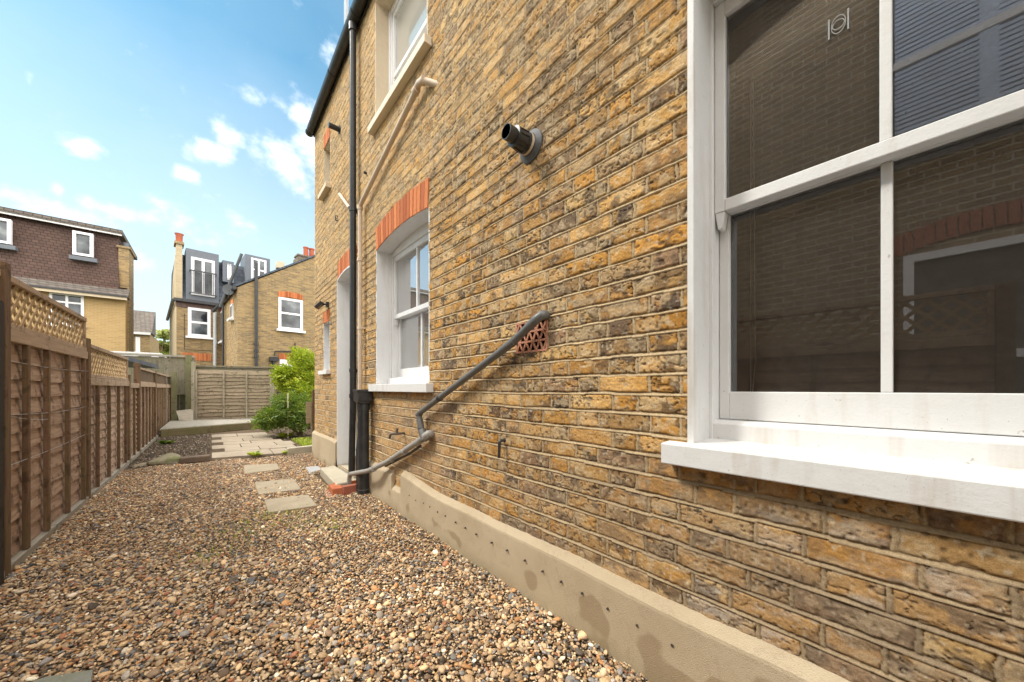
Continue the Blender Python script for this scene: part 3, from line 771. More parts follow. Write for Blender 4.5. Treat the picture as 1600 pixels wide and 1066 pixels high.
# TV bracket above the gutter
m = MB(); b0 = onX(541, 12, X0-.10); m.box(b0.x-.012, b0.x+.012, b0.y-.045, b0.y+.045, 5.18, 5.62); m.box(b0.x+.004, b0.x+.10, b0.y-.012, b0.y+.012, 5.20, 5.24)
hb(m, 'metal_bracket', METAL)
# downpipe
dp = hempty('downpipe', 'tall black downpipe beside the door')
yd = 4.09; xd = X0-.062
m = MB(); m.tube([(gx, yd-.02, gz-.05), (gx, yd-.02, gz-.16), (xd, yd, gz-.30), (xd, yd, .9), (xd, yd+.05, .15)], .034, 16); hb(m, 'pipe', BLACK, dp, smooth=True)
m = MB(); m.tube([(gx, yd-.02, gz-.05), (gx, yd-.02, gz-.13)], .045, 16); hb(m, 'outlet', BLACK, dp, smooth=True)
for z in (3.05, 1.28, 1.0):
    m = MB(); m.tube([(xd, yd, z-.02), (xd, yd, z+.02)], .040, 16); m.box(xd+.02, X0+.004, yd-.05, yd+.05, z-.012, z+.012); hb(m, 'clip', BLACK, dp, smooth=True)
# soil pipe with hopper
sp_ = hempty('soil_pipe', 'short thick black soil pipe with a square hopper on top'); ys_ = 3.69; xs_ = X0-.078
m = MB(); m.tube([(xs_, ys_, -.03), (xs_, ys_, .92)], .054, 22); hb(m, 'pipe', BLACK, sp_, smooth=True)
m = MB(); m.tube([(xs_, ys_, .86), (xs_, ys_, .93)], .061, 22); hb(m, 'collar', BLACK, sp_, smooth=True)
m = MB(); m.tube([(xs_, ys_, .06), (xs_, ys_, .068)], .056, 22); hb(m, 'joint', GREYP, sp_, smooth=True)
m = MB(); m.box(xs_-.075, xs_+.07, ys_-.075, ys_+.075, .955, 1.065); m.prism([(xs_-.07, ys_-.07, .954), (xs_+.065, ys_-.07, .954), (xs_+.04, ys_-.07, .93), (xs_-.045, ys_-.07, .93)], (0, .14, 0))
m.box(xs_-.082, xs_+.07, ys_-.082, ys_+.082, 1.045, 1.07)
hb(m, 'hopper', BLACK, sp_, bevel=.006)
m = MB(); m.tube([(xs_-.02, ys_+.10, .0), (xs_-.02, ys_+.12, .45), (xs_+.02, ys_+.17, .62), (xs_+.02, ys_+.17, .9)], .018, 12); hb(m, 'branch', BLACK, sp_, smooth=True)
# cream waste pipe
cw_ = hempty('waste_pipe', 'thin cream waste pipe rising straight then slanting to the upstairs window')
xw = X0-.05; p1 = onX(562.5, 322, xw); p2 = onX(650, 142, xw); pw = onX(672, 151, X0); pwo = onX(664, 148, xw+.0)
m = MB(); yv = p1.y
m.tube(bend([(xw, yv, 1.04), (xw, yv, p1.z), p2], .05), .0215, 14)
hb(m, 'pipe', CREAMP, cw_, smooth=True)
m = MB(); e1 = p2+(p2-Vector((xw, yv, p1.z))).normalized()*.05; e2 = Vector((xw+.0, p2.y-.13, e1.z-.02)); e3 = Vector((X0+.02, p2.y-.24, e1.z-.09))
m.tube(bend([p2-(e1-p2)*.1, e1+Vector((0, 0, .015)), e2, e3], .05, 6), .0235, 14)
hb(m, 'elbow', CREAMP, cw_, smooth=True)
for q, dirv in ((p2, (p2-p1).normalized()), (e2, Vector((0, -1, -.15)).normalized()), (Vector((xw, yv, p1.z-.02)), Vector((0, 0, 1))), (Vector((xw, yv, 2.45)), Vector((0, 0, 1)))):
    m = MB(); m.tube([q-dirv*.02, q+dirv*.02], .029, 14); hb(m, 'collar', CREAMP, cw_, smooth=True)
for z in (1.72,):
    m = MB(); m.tube([(xw, yv, z-.012), (xw, yv, z+.012)], .027, 12); m.box(xw+.01, X0, yv-.04, yv+.02, z-.01, z+.01); hb(m, 'clip', CREAMP, cw_)
m = MB(); a = onX(531, 304, X0-.02); b = onX(546, 325, X0-.05); m.tube([a, b], .02, 12); hb(m, 'pipe_stub', CREAMP, cw_, smooth=True)

# grey waste pipes
gw = hempty('waste_pipe', 'grey waste pipe slanting from the airbrick down to the gully by the red bricks'); xg = X0-.055
a0 = onX(856, 494, X0+.01); a1 = onX(838, 499, xg+.002); a2 = onX(800, 536, xg); a3 = onX(655, 646, xg); a4 = onX(657, 672, xg); a5 = onX(663, 690, xg)
m = MB(); m.tube(bend([a1, a2, a3, a4], .02), .0205, 16); hb(m, 'pipe', GREYP, gw, smooth=True)
m = MB(); m.tube(bend([a0, onX(849, 491, xg+.02), a1, onX(826, 511, xg)], .05, 6), .0228, 16); hb(m, 'elbow', GREYP, gw, smooth=True)
d_ = (a3-a2).normalized()
for q, r_, L, mt in ((onX(801, 535, xg), .0235, .016, GREYP), (onX(790, 543.5, xg), .0222, .03, GREYP), (onX(687, 622, xg), .0235, .012, BLACK), (onX(655, 647, xg), .024, .02, GREYP)):
    m = MB(); m.tube([q-d_*L, q+d_*L], r_, 16); hb(m, 'collar', mt, gw, smooth=True)
m = MB(); m.tube([onX(655.5, 655, xg), onX(658, 670, xg)], .0245, 14); m.tube([onX(659, 672, xg), onX(664, 688, xg)], .029, 14); hb(m, 'tee', GREYP, gw, smooth=True)
b0 = onX(677, 679, X0+.01); b1 = onX(664, 683, xg); b2 = onX(605, 722, xg); b3 = onX(575, 736, xg-.07); b4 = onX(546, 741, xg-.08); b5 = b4+Vector((.0, .01, -.13))
lw = hempty('waste_pipe', 'pale grey lower waste pipe passing in front of the black soil pipe')
m = MB(); m.tube(bend([b1, b2, b3, b4, b5], .06, 6), .0225, 16); hb(m, 'pipe', GREYP2, lw, smooth=True)
m = MB(); m.tube(bend([b0, onX(671, 677, xg+.02), b1+Vector((0, 0, .003)), onX(652, 692, xg)], .04, 6), .027, 16); hb(m, 'elbow', GREYP2, lw, smooth=True)
for (px, py, dx) in ((632, 706, 0), (584, 733, -.05), (612, 718, 0)):
    q = onX(px, py, xg+dx); dd = (b2-b1).normalized(); m = MB(); m.tube([q-dd*.014, q+dd*.014], .0265, 14); hb(m, 'collar', GREYP2, lw, smooth=True)
m = MB(); m.tube([onX(657, 697, X0-.03), onX(640, 709, X0-.03), onX(603, 728, X0-.03)], .011, 10); hb(m, 'thin_pipe', DARKMETAL, lw, smooth=True)

# flue vent (large, near)
fl = hempty('flue', 'black round boiler flue on a rubber collar high on the wall')
fc = onX(831, 230, X0); ax = Vector((-1, 0, 0)); 
def ringtube(prof, c, mt, name, par, n=32, axis=Vector((-1, 0, 0))):
    m = MB(); m.tube([c+axis*d for d, r in prof], [r for d, r in prof], n, caps=False); return hb(m, name, mt, par, smooth=True)
ringtube([(.004, .074), (.012, .072), (.022, .056), (.03, .052)], fc, BLACK, 'wall_collar', fl)
RUB = painted('grey_rubber', (.09, .095, .10), .55, .3, (.2, .2, .2))
ringtube([(.003, .080), (.010, .080), (.020, .062), (.028, .05)], fc, RUB, 'rubber_seal', fl)
ringtube([(.028, .0515), (.046, .0515), (.046, .049)], fc, painted('cream_band', (.6, .5, .38), .5), 'band', fl)
ringtube([(.044, .0515), (.060, .0525), (.062, .047), (.110, .043), (.112, .048), (.124, .048), (.126, .036), (.172, .036), (.172, .0325), (.05, .0325)], fc, BLACK, 'spigot', fl)
for i in range(10):
    an = 2*math.pi*i/10; m = MB(); q = Vector((0, math.cos(an), math.sin(an)))
    m.bar(fc+ax*.060+q*.049, fc+ax*.112+q*.045, .007, .006, up=q); hb(m, 'fin', BLACK, fl)
# broken brick patch above the flue
for (dy, dz, w_, h_) in ((-.03, .115, .05, .022), (.06, -.12, .05, .035), (.02, -.165, .035, .02)):
    m = MB(); q = fc+Vector((-.002, dy, dz))
    m.prism([(q.x, q.y-w_, q.z-h_*.5), (q.x, q.y+w_*.7, q.z-h_), (q.x, q.y+w_, q.z+h_*.6), (q.x, q.y-w_*.3, q.z+h_)], (.02, 0, 0)); hb(m, 'mortar_patch', stone('pale_patch_mortar', (.48, .34, .22), (.60, .45, .31), 25), fl, bevel=.006)
# small far flue
f2 = hempty('flue', 'small black flue below the gutter'); c2 = onX(531, 203, X0)
m = MB(); m.tube([c2, c2+Vector((-.012, 0, 0)), c2+Vector((-.013, 0, 0)), c2+Vector((-.13, 0, .0))], [.055, .05, .032, .032], 16); hb(m, 'spigot', BLACK, f2, smooth=True)
# airbrick
ab = hempty('airbrick', 'red terracotta airbrick behind the grey waste pipe')
q0 = onX(808, 545, X0); q1 = onX(855, 503, X0); ya_, yb_ = q1.y, q0.y; za_, zb_ = q0.z, onX(808, 507, X0).z
m = MB(); ncol, nrow = 9, 3; xw0 = X0-.006
za_, zb_ = AB[2], AB[3]
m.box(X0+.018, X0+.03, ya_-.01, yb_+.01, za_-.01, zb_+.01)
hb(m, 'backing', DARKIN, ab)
cw2 = (yb_-ya_)/ncol; rh = (zb_-za_)/nrow; 
for i in (0, ncol):
    y = ya_+i*cw2; m.box(xw0, X0+.012, y-.005, y+.005, za_, zb_)
for j in range(nrow+1):
    z = za_+j*rh; m.box(xw0+.0006, X0+.012, ya_, yb_, z-.005, z+.005)
for i in range(ncol):
    for j in range(nrow):
        y = ya_+(i+.5)*cw2; z = za_+(j+.5)*rh
        if (i+j) % 2: m.bar((xw0+.004, y-cw2*.45, z-rh*.45), (xw0+.004, y+cw2*.45, z+rh*.45), .009, .006, up=(1, 0, 0))
        else: m.bar((xw0+.004, y-cw2*.45, z+rh*.45), (xw0+.004, y+cw2*.45, z-rh*.45), .009, .006, up=(1, 0, 0))
hb(m, 'grille', stone('terracotta_grille', (.50, .22, .13), (.62, .31, .2), 25), ab)
# iron pin, hook, tap
m = MB(); q = onX(789, 688, X0); m.tube(bend([q, q+Vector((-.035, .004, .0)), q+Vector((-.038, .006, -.095))], .012, 4), .0085, 10); m.tube([q+Vector((-.004, 0, 0)), q+Vector((.0, 0, 0))], .012, 10)
hb(m, 'pipe_end', BLACK, smooth=True, label='bent rusty iron pipe end sticking out of the bricks')
tp = hempty('tap', 'outdoor tap under the small sash window'); q = onX(632, 677, X0); BR = painted('old_brass', (.09, .065, .045), .45, .3)
m = MB(); m.tube(bend([q, q+Vector((-.05, .0, 0)), q+Vector((-.10, .05, .0)), q+Vector((-.105, .06, -.04))], .02, 4), .010, 10); hb(m, 'spout', BR, tp, smooth=True)
m = MB(); m.tube([q+Vector((-.06, .01, 0)), q+Vector((-.06, .01, .04))], .008, 10); m.bar(q+Vector((-.06, -.015, .042)), q+Vector((-.06, .035, .042)), .008, .008); hb(m, 'handle', BR, tp, smooth=True)
m = MB(); q = onX(528, 338, X0); m.tube(bend([q, q+Vector((-.03, 0, 0)), q+Vector((-.03, 0, -.06)), q+Vector((-.0, 0, -.06))], .012, 3), .006, 8); hb(m, 'wall_hook', DARKMETAL)
m = MB(); q = onX(573, 271, X0); m.tube([q, q+Vector((-.03, 0, 0))], .014, 10); hb(m, 'vent_stub', BLACK)
m = MB(); q = onX(519, 507, X0); m.tube([q, q+Vector((-.05, 0, 0))], .006, 8); hb(m, 'nail', DARKMETAL)
# security light
sl = hempty('security_light', 'square black floodlight over the narrow window'); q = onX(513, 478, X0)
m = MB(); m.box(q.x-.03, q.x, q.y-.03, q.y+.03, q.z-.02, q.z+.05); m.tube([q+Vector((-.03, 0, .02)), q+Vector((-.08, 0, .0))], .012, 8); hb(m, 'bracket', BLACK, sl)
Mx = Matrix.Translation(q+Vector((-.11, 0, -.01))) @ Matrix.Rotation(R(25), 4, 'X') @ Matrix.Rotation(R(38), 4, 'Y') @ Matrix.Rotation(R(-30), 4, 'Z')
m = MB(Mx); m.box(-.02, .02, -.075, .075, -.06, .06); hb(m, 'lamp_body', BLACK, sl, bevel=.005)
m = MB(Mx); m.box(-.024, -.0205, -.055, .055, -.042, .042); hb(m, 'lens', painted('lamp_lens', (.5, .43, .3), .3), sl)

# ------------------------------------------------------------------ things at the foot of the wall
def slab(name, pts, z0, z1, mt, label, cat='paving slab', group=None, bev=.006, jit=0):
    c = sum((Vector(p) for p in pts), Vector())/len(pts)
    m = MB(); m.prism([(p[0], p[1], z0) for p in pts], (0, 0, z1-z0))
    o = m.build(name, mt, origin=(c.x, c.y, z0), bevel=bev); tag(o, label, cat, group); return o
pts = [onZ(525, 757, .088), onZ(500, 731, .088), Vector((X0-.036, 4.95, .088)), Vector((X0-.036, 4.02, .088))]
slab('doorstep', pts, -.02, .088, CONC, 'low concrete doorstep at the foot of the white side door', 'doorstep', bev=.012)
SG = 'stepping stones leading over the gravel'
for (q, lab) in (([(381,727),(433,724),(437.5,733),(382,740)], 'farthest stepping slab in the gravel, just short of the paved patio'),
                 ([(398,753.5),(459,747.5),(471,764),(404,772)], 'middle of the three stepping slabs in the gravel'),
                 ([(413,780.5),(481.5,772.5),(496,789.5),(419.5,800.5)], 'nearest of the three stepping slabs, level with the loose red bricks')):
    slab('stepping_slab', [onZ(x, y, .024) for x, y in q], -.01, .024, SLAB, lab, group=SG)
slab('stepping_slab', [onZ(143, 1068, .02), onZ(146, 1045, .02), onZ(72, 1056, .02), onZ(20, 1075, .02), onZ(0, 1120, .02), onZ(120, 1150, .02)], -.01, .02, SLABG, 'greenish grey slab half cut off at the bottom edge, alone in the gravel')
slab('stone_slab', [onZ(477, 730, .022), onZ(497, 728, .022), onZ(503, 733, .022), onZ(484, 739, .022)], -.01, .022, SLABW, 'small pale grey stone slab lying beside the doorstep')
# loose red bricks round the gully
def brick(c, rot, dims, mt, label, frog=False):
    m = MB(); x, y, z = dims; m.box(-x/2, x/2, -y/2, y/2, 0, z)
    o = m.build('brick', mt, bevel=.004); o.location = c; o.rotation_euler = (0, 0, rot); tag(o, label, 'brick', 'red bricks round the drain gully')
    return o
q = onZ(519, 776, 0); r_ = onZ(537, 772, 0)
brick((q.x+.055, q.y+.085, 0), R(-4), (.10, .215, .078), REDBR, 'bright red brick at the outer corner of the gully')
q2 = onZ(548, 772, 0)
brick((1.115, 3.82, 0), R(3), (.215, .065, .092), stone('dull_red_brick', (.33, .10, .06), (.44, .16, .10), 12), 'dull red brick on edge between the bright brick and the soil pipe')
brick((1.09, 4.03, 0), R(0), (.215, .06, .085), REDBR, 'red brick at the back of the gully against the doorstep')
slab('brick', [onZ(505, 770, .012), onZ(517, 764, .012), onZ(524, 777, .012), onZ(511, 778, .012)], -.01, .012, PINKBR, 'flat pinkish brick sunk in the gravel beside the bright red brick', 'brick', bev=.003)

# ------------------------------------------------------------------ patio
PG = 'paving slabs of the small patio'
ang = R(-11.2); ux = Vector((math.cos(ang), math.sin(ang), 0)); uy = Vector((-math.sin(ang), math.cos(ang), 0))
rows = [(6.93, .60), (7.54, .42), (7.97, .50), (8.48, .40), (8.89, .46), (9.36, .48), (9.85, .60)]
w0 = [[0, .78, 1.02], [.17, .66, 1.19], [0, .42, .95, 1.24], [.17, .60, 1.12], [0, .50, 1.0], [.16, .70, 1.10], [0, .45, 1.02]]
ordn = ['front', 'second', 'third', 'fourth', 'fifth', 'sixth', 'back']
pos = {2: ['left', 'right'], 3: ['left', 'middle', 'right']}
for i, ((y0, dp_), ws) in enumerate(zip(rows, w0)):
    n = len(ws)-1
    for j in range(n):
        a, b = ws[j]+.008, ws[j+1]-.008
        base_ = Vector((0, y0, 0))
        P = [base_+ux*a+Vector((0, .008, 0)), base_+ux*b+Vector((0, .008, 0)), base_+ux*b+Vector((0, dp_-.008, 0)), base_+ux*a+Vector((0, dp_-.008, 0))]
        z = .036+random.uniform(-.004, .004)
        slab('patio_slab', P, -.005, z, PATIO, f"buff patio slab, {pos[n][j]} one of the {ordn[i]} row counted from the gravel", group=PG, bev=.004)
m = MB().add([(-.9, 6.9, -.002), (3.2, 6.9, -.002), (3.2, 13.6, -.002), (-.9, 13.6, -.002)], [(0, 1, 2, 3)])
tag(m.build('soil_bed', SOIL), kind='structure')
# crumbs of soil and bark
def crumbs():
    m = MB()
    for i in range(5200):
        if i < 3300: x = random.uniform(-.88, -.02); y = random.uniform(6.95, 11.0)
        else: x = random.uniform(1.15, 2.6); y = random.uniform(6.8, 11.5)
        s = random.uniform(.008, .028); a = random.uniform(0, 6.3); h = random.uniform(.2, .6)*s
        c, s_ = math.cos(a)*s, math.sin(a)*s
        m.add([(x+c, y+s_, 0), (x-s_*.6, y+c*.6, 0), (x-c, y-s_, 0), (x+s_*.6, y-c*.6, 0), (x+c*.2, y, h*1.6)], [(0, 1, 4), (1, 2, 4), (2, 3, 4), (3, 0, 4)])
    def b(N): setp(N, Base_Color=N.ramp(rnd(N), [(0, (.03, .022, .016)), (.65, (.09, .065, .042)), (.9, (.20, .145, .095)), (1, (.38, .33, .27))]), Roughness=.95)
    tag(m.build('soil', mat('soil_crumb', b)), 'dark crumbly soil and bark scattered over the planting beds', 'soil', kind='stuff')
crumbs()
# grass and moss tufts
def blades(name, area, n, hmin, hmax, mt, label, seed=1, w=.006, z0=0.0):
    rr = random.Random(seed); m = MB()
    for i in range(n):
        x, y = area(rr); a = rr.uniform(0, 6.3); h = rr.uniform(hmin, hmax); lx, ly = math.cos(a)*h*.5, math.sin(a)*h*.5; wx, wy = -math.sin(a)*w, math.cos(a)*w
        m.add([(x-wx, y-wy, z0), (x+wx, y+wy, z0), (x+lx*.5+wx*.7, y+ly*.5+wy*.7, z0+h*.7), (x+lx*.5-wx*.7, y+ly*.5-wy*.7, z0+h*.7), (x+lx*1.2, y+ly*1.2, z0+h)], [(0, 1, 2, 3), (3, 2, 4)], rr.random())
    tag(m.build(name, mt), label, 'grass', kind='stuff')
blades('grass', lambda r: (1.28+abs(r.gauss(0, .45)), 7.2+r.random()*1.4), 2600, .02, .06, LEAF1, 'patch of bright moss and short grass beside the patio', 3)
def tuft_area(r):
    c = r.choice([(.35, 3.6), (.28, 3.25), (.5, 3.5), (.62, 3.1), (.1, 3.4), (.75, 2.9), (.0, 2.9)]); return c[0]+r.gauss(0, .10), c[1]+r.gauss(0, .12)
blades('weeds', tuft_area, 420, .012, .03, LEAF1, 'thin weeds coming up through the gravel near the stepping slabs', 5, .0025, .012)
# small weeds
def rosette(c, s, n, mt, label, name='weed'):
    m = MB(); c = Vector(c)
    for i in range(n):
        a = random.uniform(0, 6.3); l = s*random.uniform(.5, 1); w = l*.22; up = random.uniform(.25, .9)
        d = Vector((math.cos(a), math.sin(a), 0)); p = Vector((-d.y, d.x, 0)); 
        m.add([c, c+d*l*.5+p*w+Vector((0, 0, l*up*.6)), c+d*l+Vector((0, 0, l*up*.7)), c+d*l*.5-p*w+Vector((0, 0, l*up*.6))], [(0, 1, 2, 3)])
    o = m.build(name, mt, origin=c); tag(o, label, 'weed', 'small weeds'); return o
rosette(onZ(400.5, 713, .03), .13, 46, LEAF1, 'yellow-green weed growing at the front edge of the patio')
rosette(onZ(260, 694, 0), .16, 40, LEAF2, 'green weed in the dark soil bed by the left fence')
rosette(onZ(449, 709, .03), .12, 40, LEAF1, 'small weed at the outer end of the timber edging')
rosette(onZ(446, 684, 0), .22, 60, LEAF1, 'low yellow-green plant between patio and shrub')
rosette(onZ(469, 677, 0), .12, 36, LEAF2, 'little seedling in the soil under the shrub near the house corner')
# rocks and edging
def rock(name, c, dims, rot, mt, label, seed):
    import bmesh
    bm = bmesh.new(); bmesh.ops.create_icosphere(bm, subdivisions=3, radius=1); rr = random.Random(seed)
    pl_ = [(Vector((rr.gauss(0, 1), rr.gauss(0, 1), rr.gauss(0, 1))).normalized(), rr.uniform(.6, .9)) for _ in range(14)]
    for v_ in bm.verts:
        for n_, d0 in pl_:
            t = v_.co.dot(n_)
            if t > d0: v_.co -= n_*(t-d0)
        v_.co.x *= dims[0]; v_.co.y *= dims[1]; v_.co.z *= dims[2]
    me = bpy.data.meshes.new(name); bm.to_mesh(me); bm.free(); o = bpy.data.objects.new(name, me); COL.objects.link(o); me.materials.append(mt)
    o.location = c; o.rotation_euler = (0, 0, rot); tag(o, label, 'rock'); return o
q = onZ(256, 727, 0); rock('rock', (q.x, q.y+.12, .03), (.20, .13, .13), R(8), ROCK, 'mossy angular rock at the gravel edge near the left fence', 4)
q = onZ(305, 724, 0); 
m = MB(); m.prism([(-.17, -.07, 0), (.16, -.08, 0), (.17, .06, 0), (-.16, .07, 0)], (0, 0, .095)); o = m.build('edging_stone', stone('brown_stone', (.12, .085, .06), (.20, .145, .105), 8), bevel=.02); o.location = (q.x, q.y+.08, 0); o.rotation_euler = (0, 0, R(-2)); tag(o, 'long reddish brown edging stone between the mossy rock and the patio', 'edging stone')
q = onZ(222, 729, 0); rock('rock', (q.x, q.y+.05, .01), (.12, .08, .05), 0, SLAB, 'small buff stone between the fence and the mossy rock', 9)
a = onZ(449, 713, 0); b = onZ(491, 708, 0); m = MB(); m.bar(Vector((a.x, a.y+.05, .06)), Vector((b.x+.1, b.y+.05, .06)), .09, .13)
tag(m.build('timber_edging', CONC, bevel=.012), 'weathered kerb stone edging the bed at the house corner', 'kerb stone')

# ------------------------------------------------------------------ decking
dk = empty('deck', (0, 12, 0)); tag(dk, 'low weathered timber deck with a mossy sleeper front before the back fence', 'deck')
def ch(mb, name, mt, par, **kw):
    return attach(mb.build(name, mt, None, **kw), par)
A = onZ(251, 684, 0); B = onZ(391, 671, 0); B2 = B+(B-A)*.5
m = MB(); m.prism([(A.x, A.y, 0), (B2.x, B2.y, 0), (B2.x, B2.y+.08, 0), (A.x, A.y+.08, 0)], (0, 0, .172)); ch(m, 'sleeper', DECKF, dk, bevel=.008)
m = MB(); dv = (B2-A); nb = 17
for i in range(nb):
    t0 = .085+i*.16; o0 = Vector((0, t0, 0)); 
    m.prism([(A.x-.02, A.y+t0, .15), (B2.x, B2.y+t0, .15), (B2.x, B2.y+t0+.152, .15), (A.x-.02, A.y+t0+.152, .15)], (0, 0, .03))
ch(m, 'deck_boards', DECKT, dk)

# ------------------------------------------------------------------ left fence
fence = empty('wooden_fence', (FXL, 0, 0)); tag(fence, 'weathered brown lap panel fence with trellis top along the left of the gravel', 'fence')
def lap_panel(par, y0, y1, z0, z1, nb, battens, name='lap_panel', x=FXL, mt=WOODH, bm_=WOODV, board=.115, seed=1, dirn='Y'):
    """horizontal overlapping wavy boards; front faces +X; battens in front"""
    rr = random.Random(seed); m = MB(); nseg = 14; n = nb; hgt = (z1-z0)/n
    for i in range(n):
        zb = z0+i*hgt-.012; zt = z0+(i+1)*hgt+.014; ph = rr.uniform(0, 6.3); am = rr.uniform(.002, .009); r_ = rr.random()
        vs = []
        for k in range(nseg+1):
            y = y0+(y1-y0)*k/nseg; wv = am*math.sin(ph+y*rr.choice([3.1, 3.1])*2.0)+am*.5*math.sin(ph*2+y*11)
            kk = max(z0-.0, zb+wv) if i == 0 else zb+wv
            vs += [(x-.028, y, kk), (x-.017, y, kk+.001), (x-.036, y, zt), (x-.043, y, zt)]
        fs = []
        for k in range(nseg):
            for j in range(4): fs.append((k*4+j, (k+1)*4+j, (k+1)*4+(j+1) % 4, k*4+(j+1) % 4))
        fs += [(0, 1, 2, 3), (nseg*4, nseg*4+1, nseg*4+2, nseg*4+3)]
        m.add(vs, fs, r_)
    p = ch(m, name, mt, par)
    for yb_ in battens:
        b = MB(); b.box(x-.011, x+.016, yb_-.017, yb_+.017, z0, z1)
        o = b.build('batten', bm_, None, bevel=.002); attach(o, p)
    return p
def post(par, y, z1, w=.075, x=None, mt=WOODV, d=.075):
    x = FXL-.02 if x is None else x
    m = MB(); m.box(x-d/2, x+d/2, y-w/2, y+w/2, -.02, z1); return ch(m, 'post', mt, par, bevel=.004)
def trellis(par, y0, y1, z0, z1, x=FXL-.02):
    m = MB(); h = z1-z0; st = .105; n = int((y1-y0+h)/st)+1
    for sgn, xo in ((1, 0.004), (-1, -.006)):
        for i in range(n+1):
            s0 = y0-h+i*st if sgn > 0 else y0+i*st
            ya, yb = s0, s0+h*sgn; za, zb = z0, z1
            lo, hi = y0+.015, y1-.015
            # clip to the panel
            def cut(ya, za, yb, zb):
                if ya == yb: return None
                pts = []
                for (p, q, r_, s) in ((ya, za, yb, zb),):
                    t0, t1 = 0, 1
                    dy = yb-ya
                    ta, tb = (lo-ya)/dy, (hi-ya)/dy
                    if ta > tb: ta, tb = tb, ta
                    t0, t1 = max(t0, ta), min(t1, tb)
                    if t1-t0 < .03: return None
                    return (ya+dy*t0, za+(zb-za)*t0, ya+dy*t1, za+(zb-za)*t1)
            c = cut(ya, za, yb, zb)
            if c: m.bar((x+xo, c[0], c[1]), (x+xo, c[2], c[3]), .024, .008, up=(1, 0, 0))
    p = ch(m, 'trellis_panel', TRELLISW, par)
    f = MB(); f.box(x-.02, x+.024, y0, y1, z1-.018, z1+.018); f.box(x-.02, x+.024, y0, y1, z0-.018, z0+.018)
    f.box(x-.018, x+.020, y0, y0+.03, z0+.018, z1-.018); f.box(x-.018, x+.020, y1-.03, y1, z0+.018, z1-.018)
    o = f.build('trellis_rail', WOODPALE, None, bevel=.003); attach(o, p)
def fy(px): return onX(px, 600, FXL).y
PY = [fy(5), fy(136.5), fy(201), fy(217), fy(242.5), fy(259)]
PY2 = [PY[0]-3.74, PY[0]-1.87]+PY+[fy(272)]
zpost = [1.75, 1.75, 1.80, 1.56, 1.28, 1.50, 1.45, 1.42, 1.60]
for y, z in zip(PY2, zpost): post(fence, y, z, mt=WOODFARV if y > 12.5 else WOODV)
m = MB(); m.box(FXL+.018, FXL+.035, onX(-14, 600, FXL+.035).y, onX(7, 600, FXL+.035).y, 0, 1.56); ch(m, 'post', wood('dark_creosoted_post', (.03, .026, .022), (.07, .055, .04), (.03, .026, .022), (45, 45, 3)), fence, bevel=.004)
# (y0, y1, panel top, trellis top or None, boards, batten count, kind)
bays = [(PY2[0], PY2[1], 1.43, 1.73, 12, 3), (PY2[1], PY2[2], 1.43, 1.73, 12, 3), (PY2[2], PY2[3], 1.43, 1.73, 12, 3), (PY2[3], PY2[4], 1.185, 1.50, 11, 3),
        (PY2[4], PY2[5], 1.16, None, 13, 1), (PY2[5], PY2[6], 1.18, 'reed', 13, 4), (PY2[6], PY2[7], 1.17, 'reed', 13, 4), (PY2[7], PY2[8], 1.17, 'reed', 13, 3)]
for i, (y0, y1, zt, tt, nb, nbat) in enumerate(bays):
    a, b = y0+.04, y1-.04
    # battens of the first bay match those seen
    if i == 2: bt_ = [fy(40), fy(72.5), fy(105), fy(130)]
    elif i == 3: bt_ = [fy(152), fy(170), fy(185), fy(196)]
    else: bt_ = [a+(b-a)*(k+1)/(nbat+1) for k in range(nbat)]
    lap_panel(fence, a, b, .06, zt-.07, nb, bt_, seed=i+3)
    m = MB(); m.box(FXL-.045, FXL+.012, a, b, zt-.072, zt); ch(m, 'capping', WOODPALE, fence, bevel=.004)
    m = MB(); m.box(FXL-.045, FXL+.016, a, b, -.02, .055); ch(m, 'gravel_board', wood('pale_gravel_board', (.25, .22, .17), (.36, .32, .26), (.3, .27, .22), (40, 3, 45)) if i == 0 else bpy.data.materials['pale_gravel_board'], fence)
    if tt == 'reed':
        m = MB(); yy = a
        zr0 = zt+.02; zr1 = 1.40
        while yy < b: m.box(FXL-.03, FXL-.022, yy, yy+.02, zr0, zr1); yy += .023
        p = ch(m, 'reed_screen', REED, fence)
        f = MB(); f.box(FXL-.035, FXL+.006, a, b, zr1, zr1+.035); f.box(FXL-.035, FXL+.006, a, b, zt+.001, zr0); o = f.build('rail', WOODPALE, None); attach(o, p)
    elif tt: trellis(fence, a, b, zt+.02, tt)
def wire(par, pts, r=.0014):
    m = MB(); m.tube(pts, r, 6); ch(m, 'wire', METAL, par)
def sag(p, q, s, n=10): return [Vector(p)*(1-t/n)+Vector(q)*(t/n)+Vector((0, 0, -s*4*(t/n)*(1-t/n))) for t in range(n+1)]
xw_ = FXL+.012
wire(fence, sag(onX(6, 562, xw_), onX(139, 580, xw_), .015)); wire(fence, sag(onX(0, 648, xw_), onX(135, 635, xw_), .02)); wire(fence, sag(onX(2, 732, xw_), onX(135, 678, xw_), .01)); wire(fence, sag(onX(0, 646, xw_), onX(75, 655, xw_), .015))

